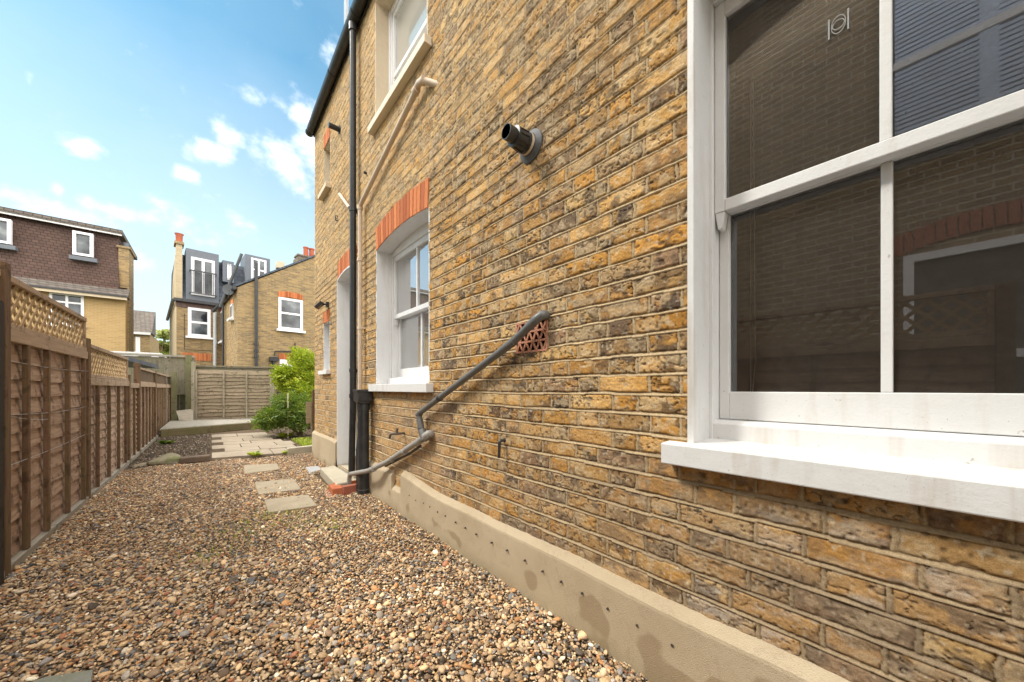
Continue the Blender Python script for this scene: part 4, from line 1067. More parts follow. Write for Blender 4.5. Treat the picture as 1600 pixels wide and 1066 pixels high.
# ------------------------------------------------------------------ back fences
bf = empty('wooden_fence', (0, 13.4, 0)); tag(bf, 'silvery horizontal lap panel fence standing behind the deck', 'fence')
C0 = onZ(306, 656, .18); C1 = onZ(415, 653, .18)
dvec = (C1-C0); L_ = dvec.length; an = math.atan2(dvec.y, dvec.x)
MT = Matrix.Translation(C0) @ Matrix.Rotation(an, 4, 'Z')
def lapM(par, M, L, z0, z1, nb, battens, seed, mt, bmt, name='lap_panel'):
    rr = random.Random(seed); m = MB(M); n = nb; hgt = (z1-z0)/n; nseg = 16
    for i in range(n):
        zb = z0+i*hgt-.012; zt = z0+(i+1)*hgt+.012; am = rr.uniform(.006, .02); ph = rr.uniform(0, 6.3); r_ = rr.random(); vs = []
        for k in range(nseg+1):
            x = L*k/nseg; wv = am*math.sin(ph+x*3)+am*.6*math.sin(ph*3+x*9)
            vs += [(x, .012, zb+wv), (x, -.012, zb+wv), (x, .016, zt+wv*.4), (x, .026, zt+wv*.4)]
        fs = []
        for k in range(nseg):
            for j in range(4): fs.append((k*4+j, (k+1)*4+j, (k+1)*4+(j+1) % 4, k*4+(j+1) % 4))
        fs += [(0, 1, 2, 3), (nseg*4, nseg*4+1, nseg*4+2, nseg*4+3)]
        m.add(vs, fs, r_)
    p = ch(m, name, mt, par)
    for x in battens:
        b = MB(M); b.box(x-.02, x+.02, -.045, -.013, z0, z1); o = b.build('batten', bmt, None, bevel=.002); attach(o, p)
    return p
WG = wood('grey_batten', (.24, .20, .15), (.36, .31, .24), (.22, .19, .14), (30, 30, 3), .3)
lapM(bf, MT, L_+.12, -.1, 1.43, 15, [.02, L_*.39, L_*.72, L_*1.02+.1], 5, WOODGREY, WG)
m = MB(MT); m.box(-.09, -.012, -.05, .04, -.18, 1.66); ch(m, 'post', WG, bf, bevel=.005)
m = MB(MT); m.box(L_+.15, L_+.24, -.04, .04, -.18, 1.46); ch(m, 'post', WG, bf, bevel=.005)
m = MB(MT); m.box(-.1, 4.0, .10, .16, 1.36, 1.52); m.box(-.1, 4.2, .06, .2, 1.53, 1.57); ch(m, 'rail', WOODFARV, bf)
lapM(bf, MT @ Matrix.Translation((L_+.26, .08, 0)), 2.2, -.1, 1.34, 13, [], 15, wood('dark_lap_board', (.10, .09, .06), (.18, .16, .11), (.12, .1, .07), (3, 3, 45), .3), WG)
# tall upright boards left of it
tb = empty('board_fence', (-.7, 14.2, 0)); tag(tb, 'tall upright board fence, greenish, in the corner behind the left fence end', 'fence')
D0 = Vector((-1.35, 14.15, 0)); 
m = MB()
x = -2.6
while x < -.42:
    w_ = random.uniform(.12, .14); m.box(x, x+w_-.004, 14.2, 14.22, .9, 1.98+random.uniform(-.01, .01)); x += w_
ch(m, 'upper_boards', WOODFARV, tb)
m = MB(); x = -1.1
while x < -.42: m.box(x, x+.125, 14.35, 14.37, 0, .9); x += .13
ch(m, 'lower_boards', wood('dark_green_board', (.05, .05, .03), (.10, .09, .06), (.06, .06, .04), (35, 35, 3), .5), tb)
m = MB(); m.box(-2.7, -.38, 14.14, 14.30, 2.0, 2.05); ch(m, 'rail', DECKT, tb)
for px, zz_, w_ in ((295, 2.05, .14), (272, 1.55, .12)):
    q = onY(px, 600, 13.9); m = MB(); m.box(q.x-w_/2, q.x+w_/2, 13.85, 13.97, 0, zz_); ch(m, 'post', wood('mossy_post', (.14, .125, .075), (.22, .20, .12), (.12, .11, .06), (30, 30, 3), .3) if px == 295 else bpy.data.materials['mossy_post'], tb)
a = onY(276, 643, 13.6); b = onY(303, 640, 13.6)
m = MB(); P = [onY(275, 642, 13.5), onY(302, 639, 13.6), onY(302, 657.5, 13.3), onY(280, 657.5, 13.3)]; m.prism(P, (0, .03, 0))
tag(m.build('stone_slab', stone('leaning_slab', (.22, .19, .145), (.36, .32, .25), 8)), 'pale mottled slab leaning against the corner at the deck end', 'slab')
# side fence behind the shrubs
rf = empty('wooden_fence', (2.4, 7, 0)); tag(rf, 'short brown fence end standing behind the shrubs at the house corner', 'fence')
q = onY(488, 640, 8.3)
m = MB(); m.box(q.x+.0, q.x+.06, 8.28, 8.36, 0, 1.05); ch(m, 'post', WOODV, rf)
m = MB(); m.box(q.x-.11, q.x-.01, 8.32, 8.34, .35, .80); ch(m, 'board', wood('pale_board', (.30, .22, .13), (.42, .32, .21), (.3, .22, .14), (3, 3, 40)), rf)  # board of a paler brown than the post
m = MB(); m.box(q.x+.061, 6.5, 8.32, 8.34, .0, 1.15); ch(m, 'board', WOODV, rf)

# ------------------------------------------------------------------ shrubs and tree
def shrub(name, blobs_, n, ls, mt, label, base, seed, thin=.28, droop=.3, cat='shrub'):
    rr = random.Random(seed); root = empty(name, base); tag(root, label, cat); base = Vector(base)
    m = MB(); st = MB()
    for i in range(n):
        (cx, cy, cz, rx, ry, rz) = rr.choice(blobs_)
        while True:
            d = Vector((rr.gauss(0, 1), rr.gauss(0, 1), rr.gauss(0, 1))).normalized()
            k = rr.random()**.45*(1+.18*math.sin(d.x*7+cx*9)+.15*math.sin(d.z*9+d.y*6)); break
        p = Vector((cx+d.x*rx*k, cy+d.y*ry*k, cz+d.z*rz*k))
        if p.z < .04: p.z = .04+rr.random()*.05
        # a spray: three to seven leaflets along a short twig
        ax_ = (d+Vector((rr.gauss(0, .5), rr.gauss(0, .5), rr.gauss(0, .4)-droop*.5))).normalized(); sd2 = ax_.cross(Vector((rr.random(), rr.random(), 1))).normalized(); up2 = ax_.cross(sd2)
        r0 = rr.random()*.6+.4*rr.random()
        for j in range(rr.randint(3, 6)):
            s = ls*rr.uniform(.6, 1.3); side = 1 if j % 2 else -1; b_ = p+ax_*j*ls*.55
            l = (ax_*.5+sd2*side+up2*rr.uniform(-.4, .4)).normalized(); w_ = l.cross(up2).normalized()*s*thin; bn = up2*s*.12
            m.add([b_, b_+l*s*.45+w_+bn, b_+l*s, b_+l*s*.45-w_+bn], [(0, 1, 2, 3)], min(1, max(0, r0+rr.uniform(-.2, .2))))
    for (cx, cy, cz, rx, ry, rz) in blobs_:
        for j in range(4):
            e = Vector((cx+rr.uniform(-.6, .6)*rx, cy+rr.uniform(-.6, .6)*ry, cz+rr.uniform(-.2, .6)*rz)); mid = (base+e)/2+Vector((rr.uniform(-.05, .05), rr.uniform(-.05, .05), .1))
            st.tube(bend([base+Vector((rr.uniform(-.05, .05), rr.uniform(-.05, .05), 0)), mid, e], .2, 3), [.014]*1+[.012]*4+[.006]*1 if False else .009, 6)
    ch(m, 'foliage', mt, root); ch(st, 'stem', STEM, root)
    return root
def at(px, py, Y): return onY(px, py, Y)
def blob(px, py, Y, rpx, rpz, ry=.35):
    c = at(px, py, Y); e = at(px+rpx, py, Y); t = at(px, py-rpz, Y); return (c.x, c.y, c.z, abs(e.x-c.x), ry, abs(t.z-c.z))
bl = [blob(476, 572, 10.6, 22, 22), blob(455, 585, 10.5, 20, 16), blob(480, 600, 10.4, 16, 20), blob(448, 598, 10.6, 14, 10), blob(470, 560, 10.8, 16, 12), blob(488, 585, 10.8, 16, 26), blob(440, 586, 10.6, 10, 8), blob(474, 618, 10.0, 15, 14), blob(462, 604, 10.3, 16, 12)]
q = onY(482, 680, 10.6)
shrub('shrub', bl, 2700, .055, LEAF1, 'tall yellow-green shrub overhanging the back fence beside the house corner', (q.x, 10.6, 0), 5, .42)
bl = [blob(452, 645, 9.2, 26, 18), blob(430, 650, 9.2, 20, 13), blob(470, 650, 9.0, 18, 16), blob(445, 628, 9.4, 18, 10), blob(416, 655, 9.3, 12, 9), blob(470, 632, 9.3, 14, 12)]
q = onZ(452, 672, 0)
shrub('shrub', bl, 2600, .06, LEAF2, 'bushy green shrub with narrow leaves spilling over the deck end', (q.x, 9.2, 0), 8, .22, .8)
m = MB(); q = onY(450, 640, 9.0); m.box(q.x-.012, q.x+.012, 8.99, 9.015, 0, .98); tag(m.build('garden_stake', CREAM), 'thin wooden stake standing in the green shrub', 'stake')

def tree(px, pyt, pyb, Y, rpx, label, seed, n=900, ls=.35):
    rr = random.Random(seed); c = onY(px, (pyt+pyb)/2, Y); top = onY(px, pyt, Y); e = onY(px+rpx, pyt, Y)
    root = empty('tree', (c.x, Y, 0)); tag(root, label, 'tree')
    H = top.z; R0 = abs(e.x-c.x); st = MB(); st.tube([(c.x, Y, 0), (c.x+.1, Y, H*.5), (c.x, Y, H*.8)], [.22, .16, .06], 8)
    for j in range(7):
        a = rr.uniform(0, 6.3); st.tube([(c.x, Y, H*rr.uniform(.4, .65)), (c.x+math.cos(a)*R0*.7, Y+math.sin(a)*R0*.7, H*rr.uniform(.7, .92))], [.07, .02], 6)
    ch(st, 'trunk', STEM, root)
    m = MB(); cl_ = [(rr.gauss(0, .5)*R0, rr.gauss(0, .5)*R0, H*rr.uniform(.55, .92), rr.uniform(.25, .5)*R0) for _ in range(16)]
    for i in range(n):
        ox, oy, oz, r_ = rr.choice(cl_); p = Vector((c.x+ox+rr.gauss(0, .5)*r_, Y+oy+rr.gauss(0, .5)*r_, oz+rr.gauss(0, .45)*r_)); 
        d = Vector((rr.gauss(0, 1), rr.gauss(0, 1), rr.gauss(0, 1))).normalized(); q_ = d.orthogonal().normalized(); s = ls*rr.uniform(.5, 1.2)
        m.add([p, p+d*s*.5+q_*s*.3, p+d*s, p+d*s*.5-q_*s*.3], [(0, 1, 2, 3)])
    ch(m, 'crown', LEAF3, root)
tree(250, 512, 600, 46, 17, 'pale green tree far off in the gap between the houses', 3, 1500, .42)

# ------------------------------------------------------------------ buildings behind
def building(name, origin, rot, label):
    e = empty(name, origin); e.rotation_euler = (0, 0, rot); tag(e, label, 'house')
    return e
def bpart(mb, name, mt, par, **kw):
    o = mb.build(name, mt, None, **kw); o.parent = par; return o       # local coordinates of the building
def bwindow(par, x0, x1, y, z0, z1, bars_v=(), bars_h=(), frame=.07, depth=.05, sill_=True, mt=UPVC, label=None, gl=GLASSFAR):
    """window on a wall facing -Y at local y"""
    f = MB(); f.box(x0, x0+frame, y-depth, y+.05, z0, z1); f.box(x1-frame, x1, y-depth, y+.05, z0, z1)
    f.box(x0+frame, x1-frame, y-depth, y+.05, z0, z0+frame); f.box(x0+frame, x1-frame, y-depth, y+.05, z1-frame, z1)
    for b in bars_v: bx = x0+(x1-x0)*b; f.box(bx-frame*.45, bx+frame*.45, y-depth+.004, y+.04, z0+frame, z1-frame)
    for b in bars_h: bz = z0+(z1-z0)*b; f.box(x0+frame, x1-frame, y-depth+.008, y+.036, bz-frame*.4, bz+frame*.4)
    o = bpart(f, 'window', mt, par)
    p = MB(); p.box(x0+frame*.5, x1-frame*.5, y-.012, y-.006, z0+frame*.5, z1-frame*.5); bpart(p, 'pane', gl, o)
    if sill_: s = MB(); s.box(x0-.08, x1+.08, y-.14, y-.001, z0-.09, z0-.001); bpart(s, 'sill', mt, o)
    return o

# left: brown tile-hung mansard house. facade faces -Y
YM = 25.0
ML = onY(205, 600, YM); xr_ = ML.x
mans = building('brick_house', (xr_, YM, 0), 0, 'buff brick house with dark brown tile-hung upper storey beyond the left fence')
def lm(px, py, dy=0): p = onY(px, py, YM+dy); return p.x-xr_, p.z
ez = lm(190, 466)[1]; xe = lm(196, 500)[0]; xc_ = lm(184, 400)[0]
m = MB(); m.box(-14, xe, 0, 2.0, 0, ez); bpart(m, 'wall', BR_BUFF, mans)
tz = lm(183, 362)[1]
m = MB(); m.prism([(xc_, .25, ez+.45), (xc_-.08, .75, tz), (xc_-.08, 4.6, tz), (xc_, 4.6, ez+.45)], (-14-xc_, 0, 0)); bpart(m, 'tile_hung_storey', TILE, mans)
m = MB(); m.prism([(-14, -.35, ez+.02), (xe+.12, -.35, ez+.02), (xe+.12, .30, ez+.50), (-14, .30, ez+.50)], (0, .12, .0)); m.box(-14, xe+.12, -.36, .2, ez-.02, ez+.06); bpart(m, 'eaves_roof', ROOFT, mans)
m = MB(); m.box(-14, xe+.1, -.40, -.365, ez-.14, ez+.03); bpart(m, 'fascia', CREAM, mans)
m = MB(); m.box(-14, xe+.1, -.46, -.401, ez-.02, ez+.05); bpart(m, 'gutter', BLACK, mans, smooth=True)
m = MB(); m.box(-14, xc_+.10, .36, 5, tz+.03, tz+.22); bpart(m, 'roof', ROOFT, mans)
m = MB(); m.box(-14, xc_+.08, .40, .449, tz-.05, tz+.025); bpart(m, 'barge_board', WHITE, mans)
cx0 = lm(185, 400, .5)[0]; cx1 = lm(201.5, 400, .5)[0]
m = MB(); m.box(cx0, cx1, .5, 1.9, ez+.6, lm(207, 389, .3)[1]); m.box(xe+.001, cx1-.001, .502, 1.898, 0, ez+.599); bpart(m, 'chimney', BR_FAR, mans)
ctop = lm(207, 389, .3)[1]
m = MB(); m.box(cx0-.06, cx1+.06, .44, 1.96, ctop+.001, ctop+.10); bpart(m, 'chimney_cap', BR_FAR, mans)
m = MB(); m.tube([((cx0+cx1)/2, 1.0, ctop+.10), ((cx0+cx1)/2, 1.0, ctop+.42)], .12, 12); bpart(m, 'chimney_pot', LEAD, mans)
for (pa, pb, qa, qb, bh) in ((115, 147, 362, 404, ()), (-12, 20, 340, 384, ())):
    x0, z1 = lm(pa, qa, .35); x1, z0 = lm(pb, qb, .35)
    bwindow(mans, x0, x1, .28, z0, z1, bars_h=bh, frame=.10, depth=.12, sill_=False)
    m = MB(); m.box(x0-.1, x1+.12, .14, .40, z0-.22, z0-.05); bpart(m, 'lead_apron', LEAD, mans)
x0, z1 = lm(77, 456); x1, z0 = lm(131.5, 510)
bwindow(mans, x0, x1, 0, z0, z1, bars_v=(.5,), bars_h=(.72,), frame=.09, depth=.04)

# middle: Victorian house with dormers and an outrigger
rot = R(5.5)
YB = 18.0
O = onY(371, 600, YB)             # near left corner of the outrigger
vic = building('brick_house', (O.x, O.y, 0), rot, 'brown brick Victorian house with slate dormers and a sloping back addition')
Minv = (Matrix.Translation((O.x, O.y, 0)) @ Matrix.Rotation(rot, 4, 'Z')).inverted()
cl_ = Minv @ Vector((0, 0, CH))
def lv(px, py, yl):
    """pixel onto the building's local plane y = yl"""
    d = (Minv.to_3x3() @ ray(px, py)); t = (yl-cl_.y)/d.y; return (cl_.x+d.x*t, cl_.z+d.z*t)
# outrigger: front face y=0 from x=0 to xR, lean-to roof rising to the right
xR = lv(500, 400, 0)[0]; zL = lv(371, 449, 0)[1]; zR = lv(492, 402, 0)[1]; slope = (zR-zL)/lv(492, 402, 0)[0]
XE = 4.6
m = MB(); m.prism([(0, 0, 0), (XE, 0, 0), (XE, 0, zL+slope*XE), (0, 0, zL)], (0, 5.6, 0)); bpart(m, 'back_addition', BR_FAR, vic)
m = MB(); m.prism([(-.12, -.05, zL-.03), (XE, -.05, zL+slope*XE+.012), (XE, -.05, zL+slope*XE+.09), (-.12, -.05, zL+.05)], (0, 5.7, 0)); bpart(m, 'addition_roof', SLATE, vic)
# windows of the outrigger
x0, z1 = lv(435, 464, 0); x1, z0 = lv(473, 518, 0)
ow = bwindow(vic, x0, x1, 0, z0, z1, bars_h=(.52,), frame=.10, depth=.03)
m = MB(); n_ = 16
for i in range(n_):
    xa = x0+(x1-x0)*i/n_; xb = x0+(x1-x0)*(i+1)/n_-.012; zc_ = z1+.05*(1-((xa-(x0+x1)/2)/((x1-x0)/2))**2)
    m.box(xa, xb, -.035, .02, zc_, zc_+.24)
bpart(m, 'arch', GAUGED, ow)
x0a, z1a = lv(436, 560, 0); x1a, _ = lv(472, 560, 0); zz1 = lv(450, 553, 0)[1]
m = MB()
for i in range(15): m.box(x0a+(x1a-x0a)*i/15, x0a+(x1a-x0a)*(i+1)/15-.012, -.035, .02, zz1-.25, zz1)
bpart(m, 'arch', GAUGED, vic)
m = MB(); m.box(x0a+.02, x1a-.02, -.02, .02, zz1-1.4, zz1-.26); bpart(m, 'window_below', UPVC, vic)
# pipes on the front face
def vtube(pts, r_, name, mt=BLACK):
    m = MB(); m.tube(pts, r_, 10); bpart(m, name, mt, vic, smooth=True)
xp, zt_ = lv(400.5, 411, -.1); vtube([(xp, -.1, 0), (xp, -.1, zt_)], .06, 'soil_pipe')
for pyy in (537, 548, 556): z = lv(400, pyy, -.1)[1]; vtube([(xp, -.1, z-.06), (xp, -.1, z+.06)], .085, 'collar')
q = [lv(461, 536, -.07), lv(461, 549, -.07), lv(430, 549, -.07), lv(429, 556, -.07)]
vtube([(a, -.07, b) for a, b in q], .03, 'waste_pipe')
xh, zh = lv(428, 560, -.12); m = MB(); m.box(xh-.16, xh+.16, -.2, -.01, zh-.12, zh+.06); m.box(xh-.05, xh+.05, -.15, -.02, zh-1.5, zh-.12); bpart(m, 'hopper', BLACK, vic)
# side wall features (local x=0 face looking to -x): gutter, windows, pipes
m = MB(); m.tube([(-.10, -.1, zL-.05), (-.10, 5.5, zL-.12)], .07, 12); bpart(m, 'gutter', BLACK, vic, smooth=True)
def lx(px, py, xl=0.0):
    d = (Minv.to_3x3() @ ray(px, py)); t = (xl-cl_.x)/d.x; return (cl_.y+d.y*t, cl_.z+d.z*t)
for (pa, pb, qa, qb, tall) in ((361.5, 365, 478, 497, 0), (346.5, 350, 488, 533, 1)):
    y0, z1_ = lx(pa, qa); y1, z0_ = lx(pb, qb); ya, yb = min(y0, y1), max(y0, y1)
    yc = (ya+yb)/2; w_ = .28 if not tall else .42
    f = MB(); f.box(-.05, .02, yc-w_, yc+w_, z0_, z1_); o = bpart(f, 'window', UPVC, vic)
    p = MB(); p.box(-.056, -.052, yc-w_+.09, yc+w_-.09, z0_+.08, z1_-.08); bpart(p, 'pane', INNER, o)
    s = MB(); s.box(-.15, -.001, yc-w_-.07, yc+w_+.07, z0_-.09, z0_-.002); bpart(s, 'sill', UPVC, o)
    r2 = MB(); r2.box(-.02, .0, yc-w_, yc+w_, z1_+.002, z1_+.22); bpart(r2, 'arch', GAUGED, o)
yy, _ = lx(351.5, 500); vtube([(-.10, yy-.3, 0), (-.10, yy-.3, zL-.1)], .045, 'downpipe')
# satellite dish
c = Vector((-.25, .35, lv(356, 453, .35)[1])); m = MB()
vs = [c]; n_ = 20
for rr_, dd in ((.11, .015), (.21, .045)):
    vs += [c+Vector((math.cos(2*math.pi*i/n_)*rr_*.9, -dd, math.sin(2*math.pi*i/n_)*rr_)) for i in range(n_)]
fs = [(0, 1+i, 1+(i+1) % n_) for i in range(n_)]+[(1+i, 1+n_+i, 1+n_+(i+1) % n_, 1+(i+1) % n_) for i in range(n_)]
m.add(vs, fs); m.tube([c+Vector((0, .02, 0)), c+Vector((.2, .1, -.1))], .02, 6); m.tube([c+Vector((0, 0, -.3)), c+Vector((0, -.35, -.05))], .012, 6); bpart(m, 'satellite_dish', painted('dish_grey', (.10, .11, .12), .6, .1), vic, smooth=True)
# slanting metal pole
a = lv(344, 480, .5); b = lv(377.5, 397, .5); m = MB(); m.tube([(a[0], .5, a[1]), (b[0], .5, b[1])], .055, 10); bpart(m, 'slanting_pipe', painted('steel_dark', (.035, .04, .04), .5, .1), vic, smooth=True)
a = lv(333, 487, 1.2); vtube([(a[0], 1.2, a[1]), (-.05, .3, zL)], .06, 'gutter')

# main body: front plane at local y = 4.4
YL = 4.4
xl = lv(276, 560, YL)[0]; xr2 = XE+1; zE = lv(300, 472, YL)[1]
m = MB(); m.box(xl, xr2, YL, YL+7, 0, zE); bpart(m, 'wall', BR_FAR, vic)
xg_ = lv(262, 560, YL+1.5)[0]
m = MB(); ztop_ = lv(278, 386, YL+.4)[1]
xs1 = lv(285, 430, YL-.06)[0]; m.box(xl-.02, xs1, YL-.06, YL+.5, zE+.08, ztop_)   # stack rising from the party wall
bpart(m, 'chimney', BR_PALE, vic)
m = MB(); m.prism([(xl-.03, YL+.002, 0), (xl-.03, YL+6.5, 0), (xl-.03, YL+6.5, zE), (xl-.03, YL+5.0, zE+.1), (xl-.03, YL+2.4, ztop_-.9), (xl-.03, YL+.52, ztop_-.3), (xl-.03, YL+.002, ztop_-.5)], (.028, 0, 0))
bpart(m, 'gable_wall', BR_PALE, vic)
m = MB(); m.box(xl-.08, xs1+.06, YL-.12, YL+.56, ztop_+.002, ztop_+.12); bpart(m, 'chimney_cap', BR_FAR, vic)
xq = (xl+xs1)/2; m = MB(); m.tube([(xq, YL+.22, ztop_+.12), (xq, YL+.22, ztop_+.15), (xq, YL+.22, ztop_+.48), (xq, YL+.22, ztop_+.56)], [.15, .12, .13, .17], 12); bpart(m, 'chimney_pot', POT, vic, smooth=True)
# mansard
zm = lv(300, 402, YL+.6)[1]
m = MB(); m.prism([(xl, YL-.02, zE+.03), (xl, YL+.5, zm), (xl, YL+5, zm), (xl, YL+6, zE+.03)], (xr2-xl, 0, 0)); bpart(m, 'mansard_roof', SLATE, vic)
m = MB(); m.box(xl-.1, .0, YL-.22, YL-.03, zE-.06, zE+.07); bpart(m, 'gutter', BLACK, vic)
m = MB(); m.box(xl-.02, .0, YL-.03, YL-.001, zE-.30, zE-.06); bpart(m, 'fascia', painted('brown_fascia', (.09, .05, .04), .6), vic)
m = MB(); m.tube([(xl-.12, YL-.1, zE-.04), (xl-.12, YL+6.5, zE-.04)], .07, 8); bpart(m, 'gutter', BLACK, vic)
# french-door dormer
x0, zz0 = lv(296, 467, YL-.12); x1, zz1 = lv(338, 404, YL-.12)
m = MB(); m.box(x0-.12, x1+.10, YL-.08, YL+1.0, zz0-.12, zz1+.22); dm = bpart(m, 'dormer', LEAD, vic)
xa, za = lv(298.5, 460, YL-.1); xb, zb = lv(335.5, 408.5, YL-.1)
bwindow(dm, xa, xb, YL-.085, za, zb, bars_v=(.5,), frame=.11, depth=.04, sill_=False)
m = MB(); zr_ = za+(zb-za)*.62
m.box(xa-.05, xb+.05, YL-.30, YL-.27, zr_-.03, zr_+.03); m.box(xa-.05, xb+.05, YL-.30, YL-.27, za+.03, za+.07)
for i in range(15): xx = xa+(xb-xa)*i/14; m.box(xx-.01, xx+.01, YL-.295, YL-.275, za+.07, zr_-.03)
for xx in (xa-.05, xb+.05): m.bar((xx, YL-.285, zr_), (xx, YL-.1, zr_), .03, .03); m.bar((xx, YL-.285, za+.05), (xx, YL-.1, za+.05), .03, .03)
bpart(m, 'railing', BLACK, dm)
# second dormers
for (pa, pb, qa, qb, yl, bv, bh) in ((388, 418, 408, 440, YL-.1, (.5,), (.5,)), (353, 361, 413, 440, YL-.1, (), ())):
    x0, z0 = lv(pa, qb, yl); x1, z1 = lv(pb, qa, yl)
    m = MB(); m.box(x0-.12, x1+.12, yl+.04, yl+1.4, z0, z1+.14); dd = bpart(m, 'dormer', LEAD, vic)
    bwindow(dd, x0+.12, x1-.05, yl+.035, z0+.1, z1-.0, bars_v=bv, bars_h=bh, frame=.09, depth=.04, sill_=False)
# ground/first floor window of main body
x0, z1 = lv(293.5, 480, YL); x1, z0 = lv(329, 528, YL)
bw = bwindow(vic, x0, x1, YL, z0, z1, bars_h=(.5,), frame=.12, depth=.04)
xa, za = lv(285, 566, YL); xb, zb = lv(330, 553, YL); m = MB()
for i in range(16): m.box(xa+(xb-xa)*i/16, xa+(xb-xa)*(i+1)/16-.015, YL-.02, YL+.01, za+.1, zb)
bpart(m, 'arch', GAUGED, vic)
m = MB(); p_ = [lv(288, 490, YL-.03), lv(288, 546, YL-.03), lv(330, 548, YL-.03)]; m.tube([(a, YL-.03, b) for a, b in p_], .012, 6); bpart(m, 'cable', BLACK, vic)
xp, zt_ = lv(336, 488, YL-.15); vtube([(xp, YL-.15, 0), (xp, YL-.15, zt_)], .07, 'downpipe', METAL)
# right-hand chimney behind the lean-to
yk = 3.2; xa, zt_ = lv(466, 399, yk); 
m = MB(); m.box(xa, xa+1.5, yk, yk+.6, 4, zt_); m.box(xa-.07, xa+1.57, yk-.07, yk+.67, zt_-.35, zt_-.12); m.box(xa-.04, xa+1.54, yk-.04, yk+.64, zt_+.001, zt_+.08); cs = bpart(m, 'chimney', brickshade('sooty_brick', (.20, .16, .11), (.13, .105, .08), (.30, .26, .2)), vic)
for px in (478, 487):
    xx = lv(px, 390, yk+.3)[0]; m = MB(); m.tube([(xx, yk+.3, zt_+.08), (xx, yk+.3, zt_+.55), (xx, yk+.3, zt_+.57), (xx, yk+.3, zt_+.63)], [.13, .115, .14, .14], 12); bpart(m, 'chimney_pot', POT, cs, smooth=True)
xx, z_ = lv(441, 420, 4.5); m = MB(); m.box(xx-.25, xx+.1, 4.4, 4.8, z_, z_+.35); bpart(m, 'small_chimney', CREAM, vic)

# far small house in the gap, shed
YF = 38.0
fp = onY(207, 600, YF); fh = building('far_house', (fp.x, YF, 0), 0, 'small grey-roofed house far off beside the buff brick house')
def lf(px, py): p = onY(px, py, YF); return p.x-fp.x, p.z
x1, ze = lf(234.5, 521); zt_ = lf(220, 487)[1]
m = MB(); m.box(-4, x1, 0, 6, 0, ze); bpart(m, 'wall', BR_FAR, fh)
m = MB(); m.prism([(0, -.2, ze), (0, 2.2, zt_+.4), (0, 2.4, zt_+.4), (0, 2.4, ze)], (x1+.1, 0, 0)); m.prism([(-4, -.2, ze), (-4, 2.2, zt_+.4), (-4, 2.4, zt_+.4), (-4, 2.4, ze)], (3.99, 0, 0)); bpart(m, 'roof', ROOFT, fh)
m = MB(); m.box(-4, x1+.05, -.25, -.21, ze-.15, ze+.02); bpart(m, 'fascia', WHITE, fh)
a = lf(212, 550); b = lf(219, 527); bwindow(fh, a[0], b[0], 0, a[1], b[1], bars_v=(.5,), frame=.12)
sh = empty('shed', (-3, 15.4, 0)); tag(sh, 'flat roofed outbuilding with a pale roof edge just over the fence corner', 'shed')
p = onY(252, 552, 15.2); p0 = onY(205, 546, 15.2)
m = MB(); m.box(-5.5, p.x-.05, 15.3, 17.5, 0, p.z-.16); ch(m, 'wall', brickshade('shed_block', (.3, .27, .22), (.26, .23, .19), (.3, .28, .24)), sh)
m = MB(); m.box(-5.6, p.x, 15.2, 17.6, p.z-.15, p.z); ch(m, 'roof', WHITE_ROUGH, sh)
p2_ = onY(282, 563, 14.9); m = MB(); m.box(-5.0, p2_.x, 14.9, 15.15, p2_.z-.25, p2_.z+.05); ch(m, 'coping', wood('rusty_coping', (.14, .09, .06), (.24, .17, .11), (.15, .1, .07), (3, 30, 30), .2), sh)
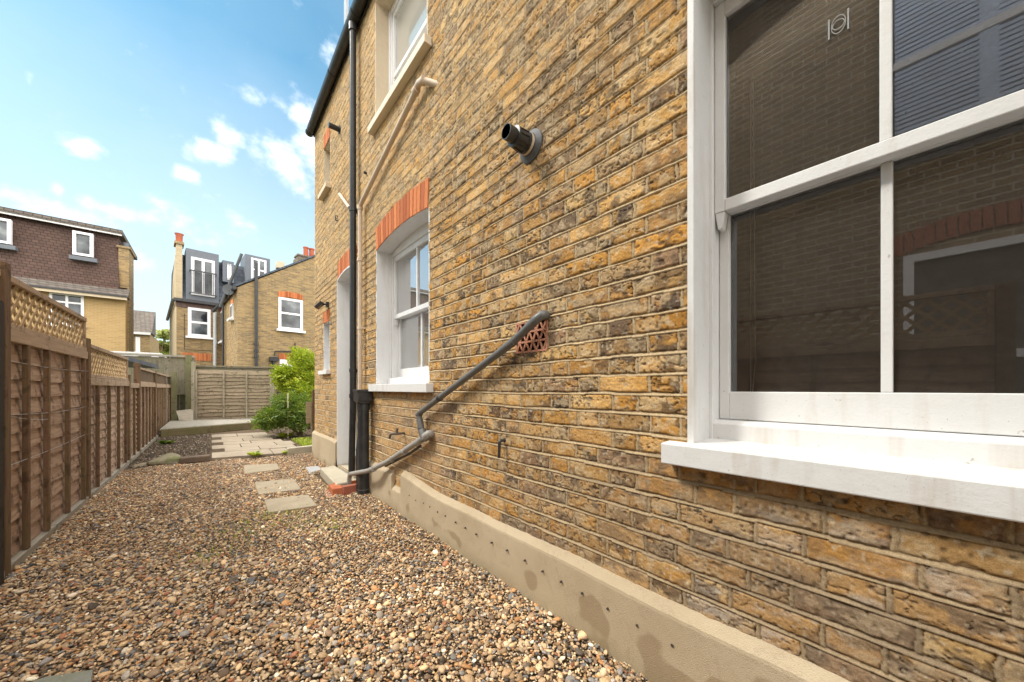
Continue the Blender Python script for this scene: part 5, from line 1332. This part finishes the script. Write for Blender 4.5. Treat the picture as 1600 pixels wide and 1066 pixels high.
# dark lean-to roof beyond the fence
ln = empty('canopy_roof', (-1.6, 10.5, 0)); tag(ln, 'dark grey sloping canopy roof seen over the left fence', 'canopy')
a = onY(201, 558, 10.0); b = onY(247, 570, 11.2)
m = MB(); m.prism([(a.x, a.y, a.z), (b.x, b.y, b.z), (b.x, b.y, b.z-.09), (a.x, a.y, a.z-.07)], (-.9, .9, .05)); ch(m, 'roof_sheet', painted('dark_blue_grey', (.06, .07, .09), .5), ln)
m = MB(); m.box(a.x-.5, a.x-.42, a.y+.5, a.y+.58, 0, a.z); ch(m, 'post', WOODV, ln)
m = MB(); m.box(a.x-.4, b.x-.9, 11.4, 11.45, 0, a.z-.1); ch(m, 'back_wall', WHITE_ROUGH, ln)

# ------------------------------------------------------------------ neighbour across the passage (seen mirrored in the glass)
nb_ = building('neighbour_house', (-3.0, 0, 0), 0, 'brown brick neighbouring house with an arched window, mirrored in the near window glass')
m = MB(); m.box(-7, 0, -7, 2.4, 0, 6.5); bpart(m, 'wall', BR_NEIGH, nb_)
m = MB(); m.prism([(-7.2, -7.1, 6.501), (.2, -7.1, 6.501), (-3.5, -7.1, 8.4)], (0, 9.6, 0)); bpart(m, 'roof', SLATE, nb_)
def nwin(y0, y1, z0, z1, shutters):
    f = MB(); fr = .08
    f.box(.001, .05, y0, y0+fr, z0, z1); f.box(.001, .05, y1-fr, y1, z0, z1); f.box(.001, .05, y0+fr, y1-fr, z0, z0+fr); f.box(.001, .05, y0+fr, y1-fr, z1-fr, z1)
    f.box(.001, .045, y0+fr, y1-fr, (z0+z1)/2-.04, (z0+z1)/2+.04)
    o = bpart(f, 'window', UPVC, nb_)
    p = MB(); p.box(.002, .008, y0+fr, y1-fr, z0+fr, z1-fr); bpart(p, 'pane', INNER if not shutters else painted('shutter_back', (.25, .27, .3), .6), o)
    if shutters:
        s = MB(); z = z0+fr+.02
        while z < z1-fr-.02: s.box(.012, .03, y0+fr+.03, y1-fr-.03, z, z+.035); z += .05
        yy = (y0+y1)/2; s.box(.011, .036, yy-.06, yy+.06, z0+fr, z1-fr)
        bpart(s, 'shutter', painted('shutter_grey', (.60, .72, .90), .5), o)
nwin(-1.15, .32, 3.7, 5.6, True)
nwin(-1.15, .15, .3, 2.55, False)
m = MB()
for i in range(19):
    y = -1.2+i*.075; zc_ = 2.56+.12*(1-((y+.5)/.7)**2); m.box(.002, .02, y, y+.065, zc_, zc_+.22)
bpart(m, 'arch', stone('dull_arch_brick', (.34, .12, .065), (.44, .17, .10), 12), nb_)
print('verts', sum(len(o.data.vertices) for o in bpy.data.objects if o.type == 'MESH'))
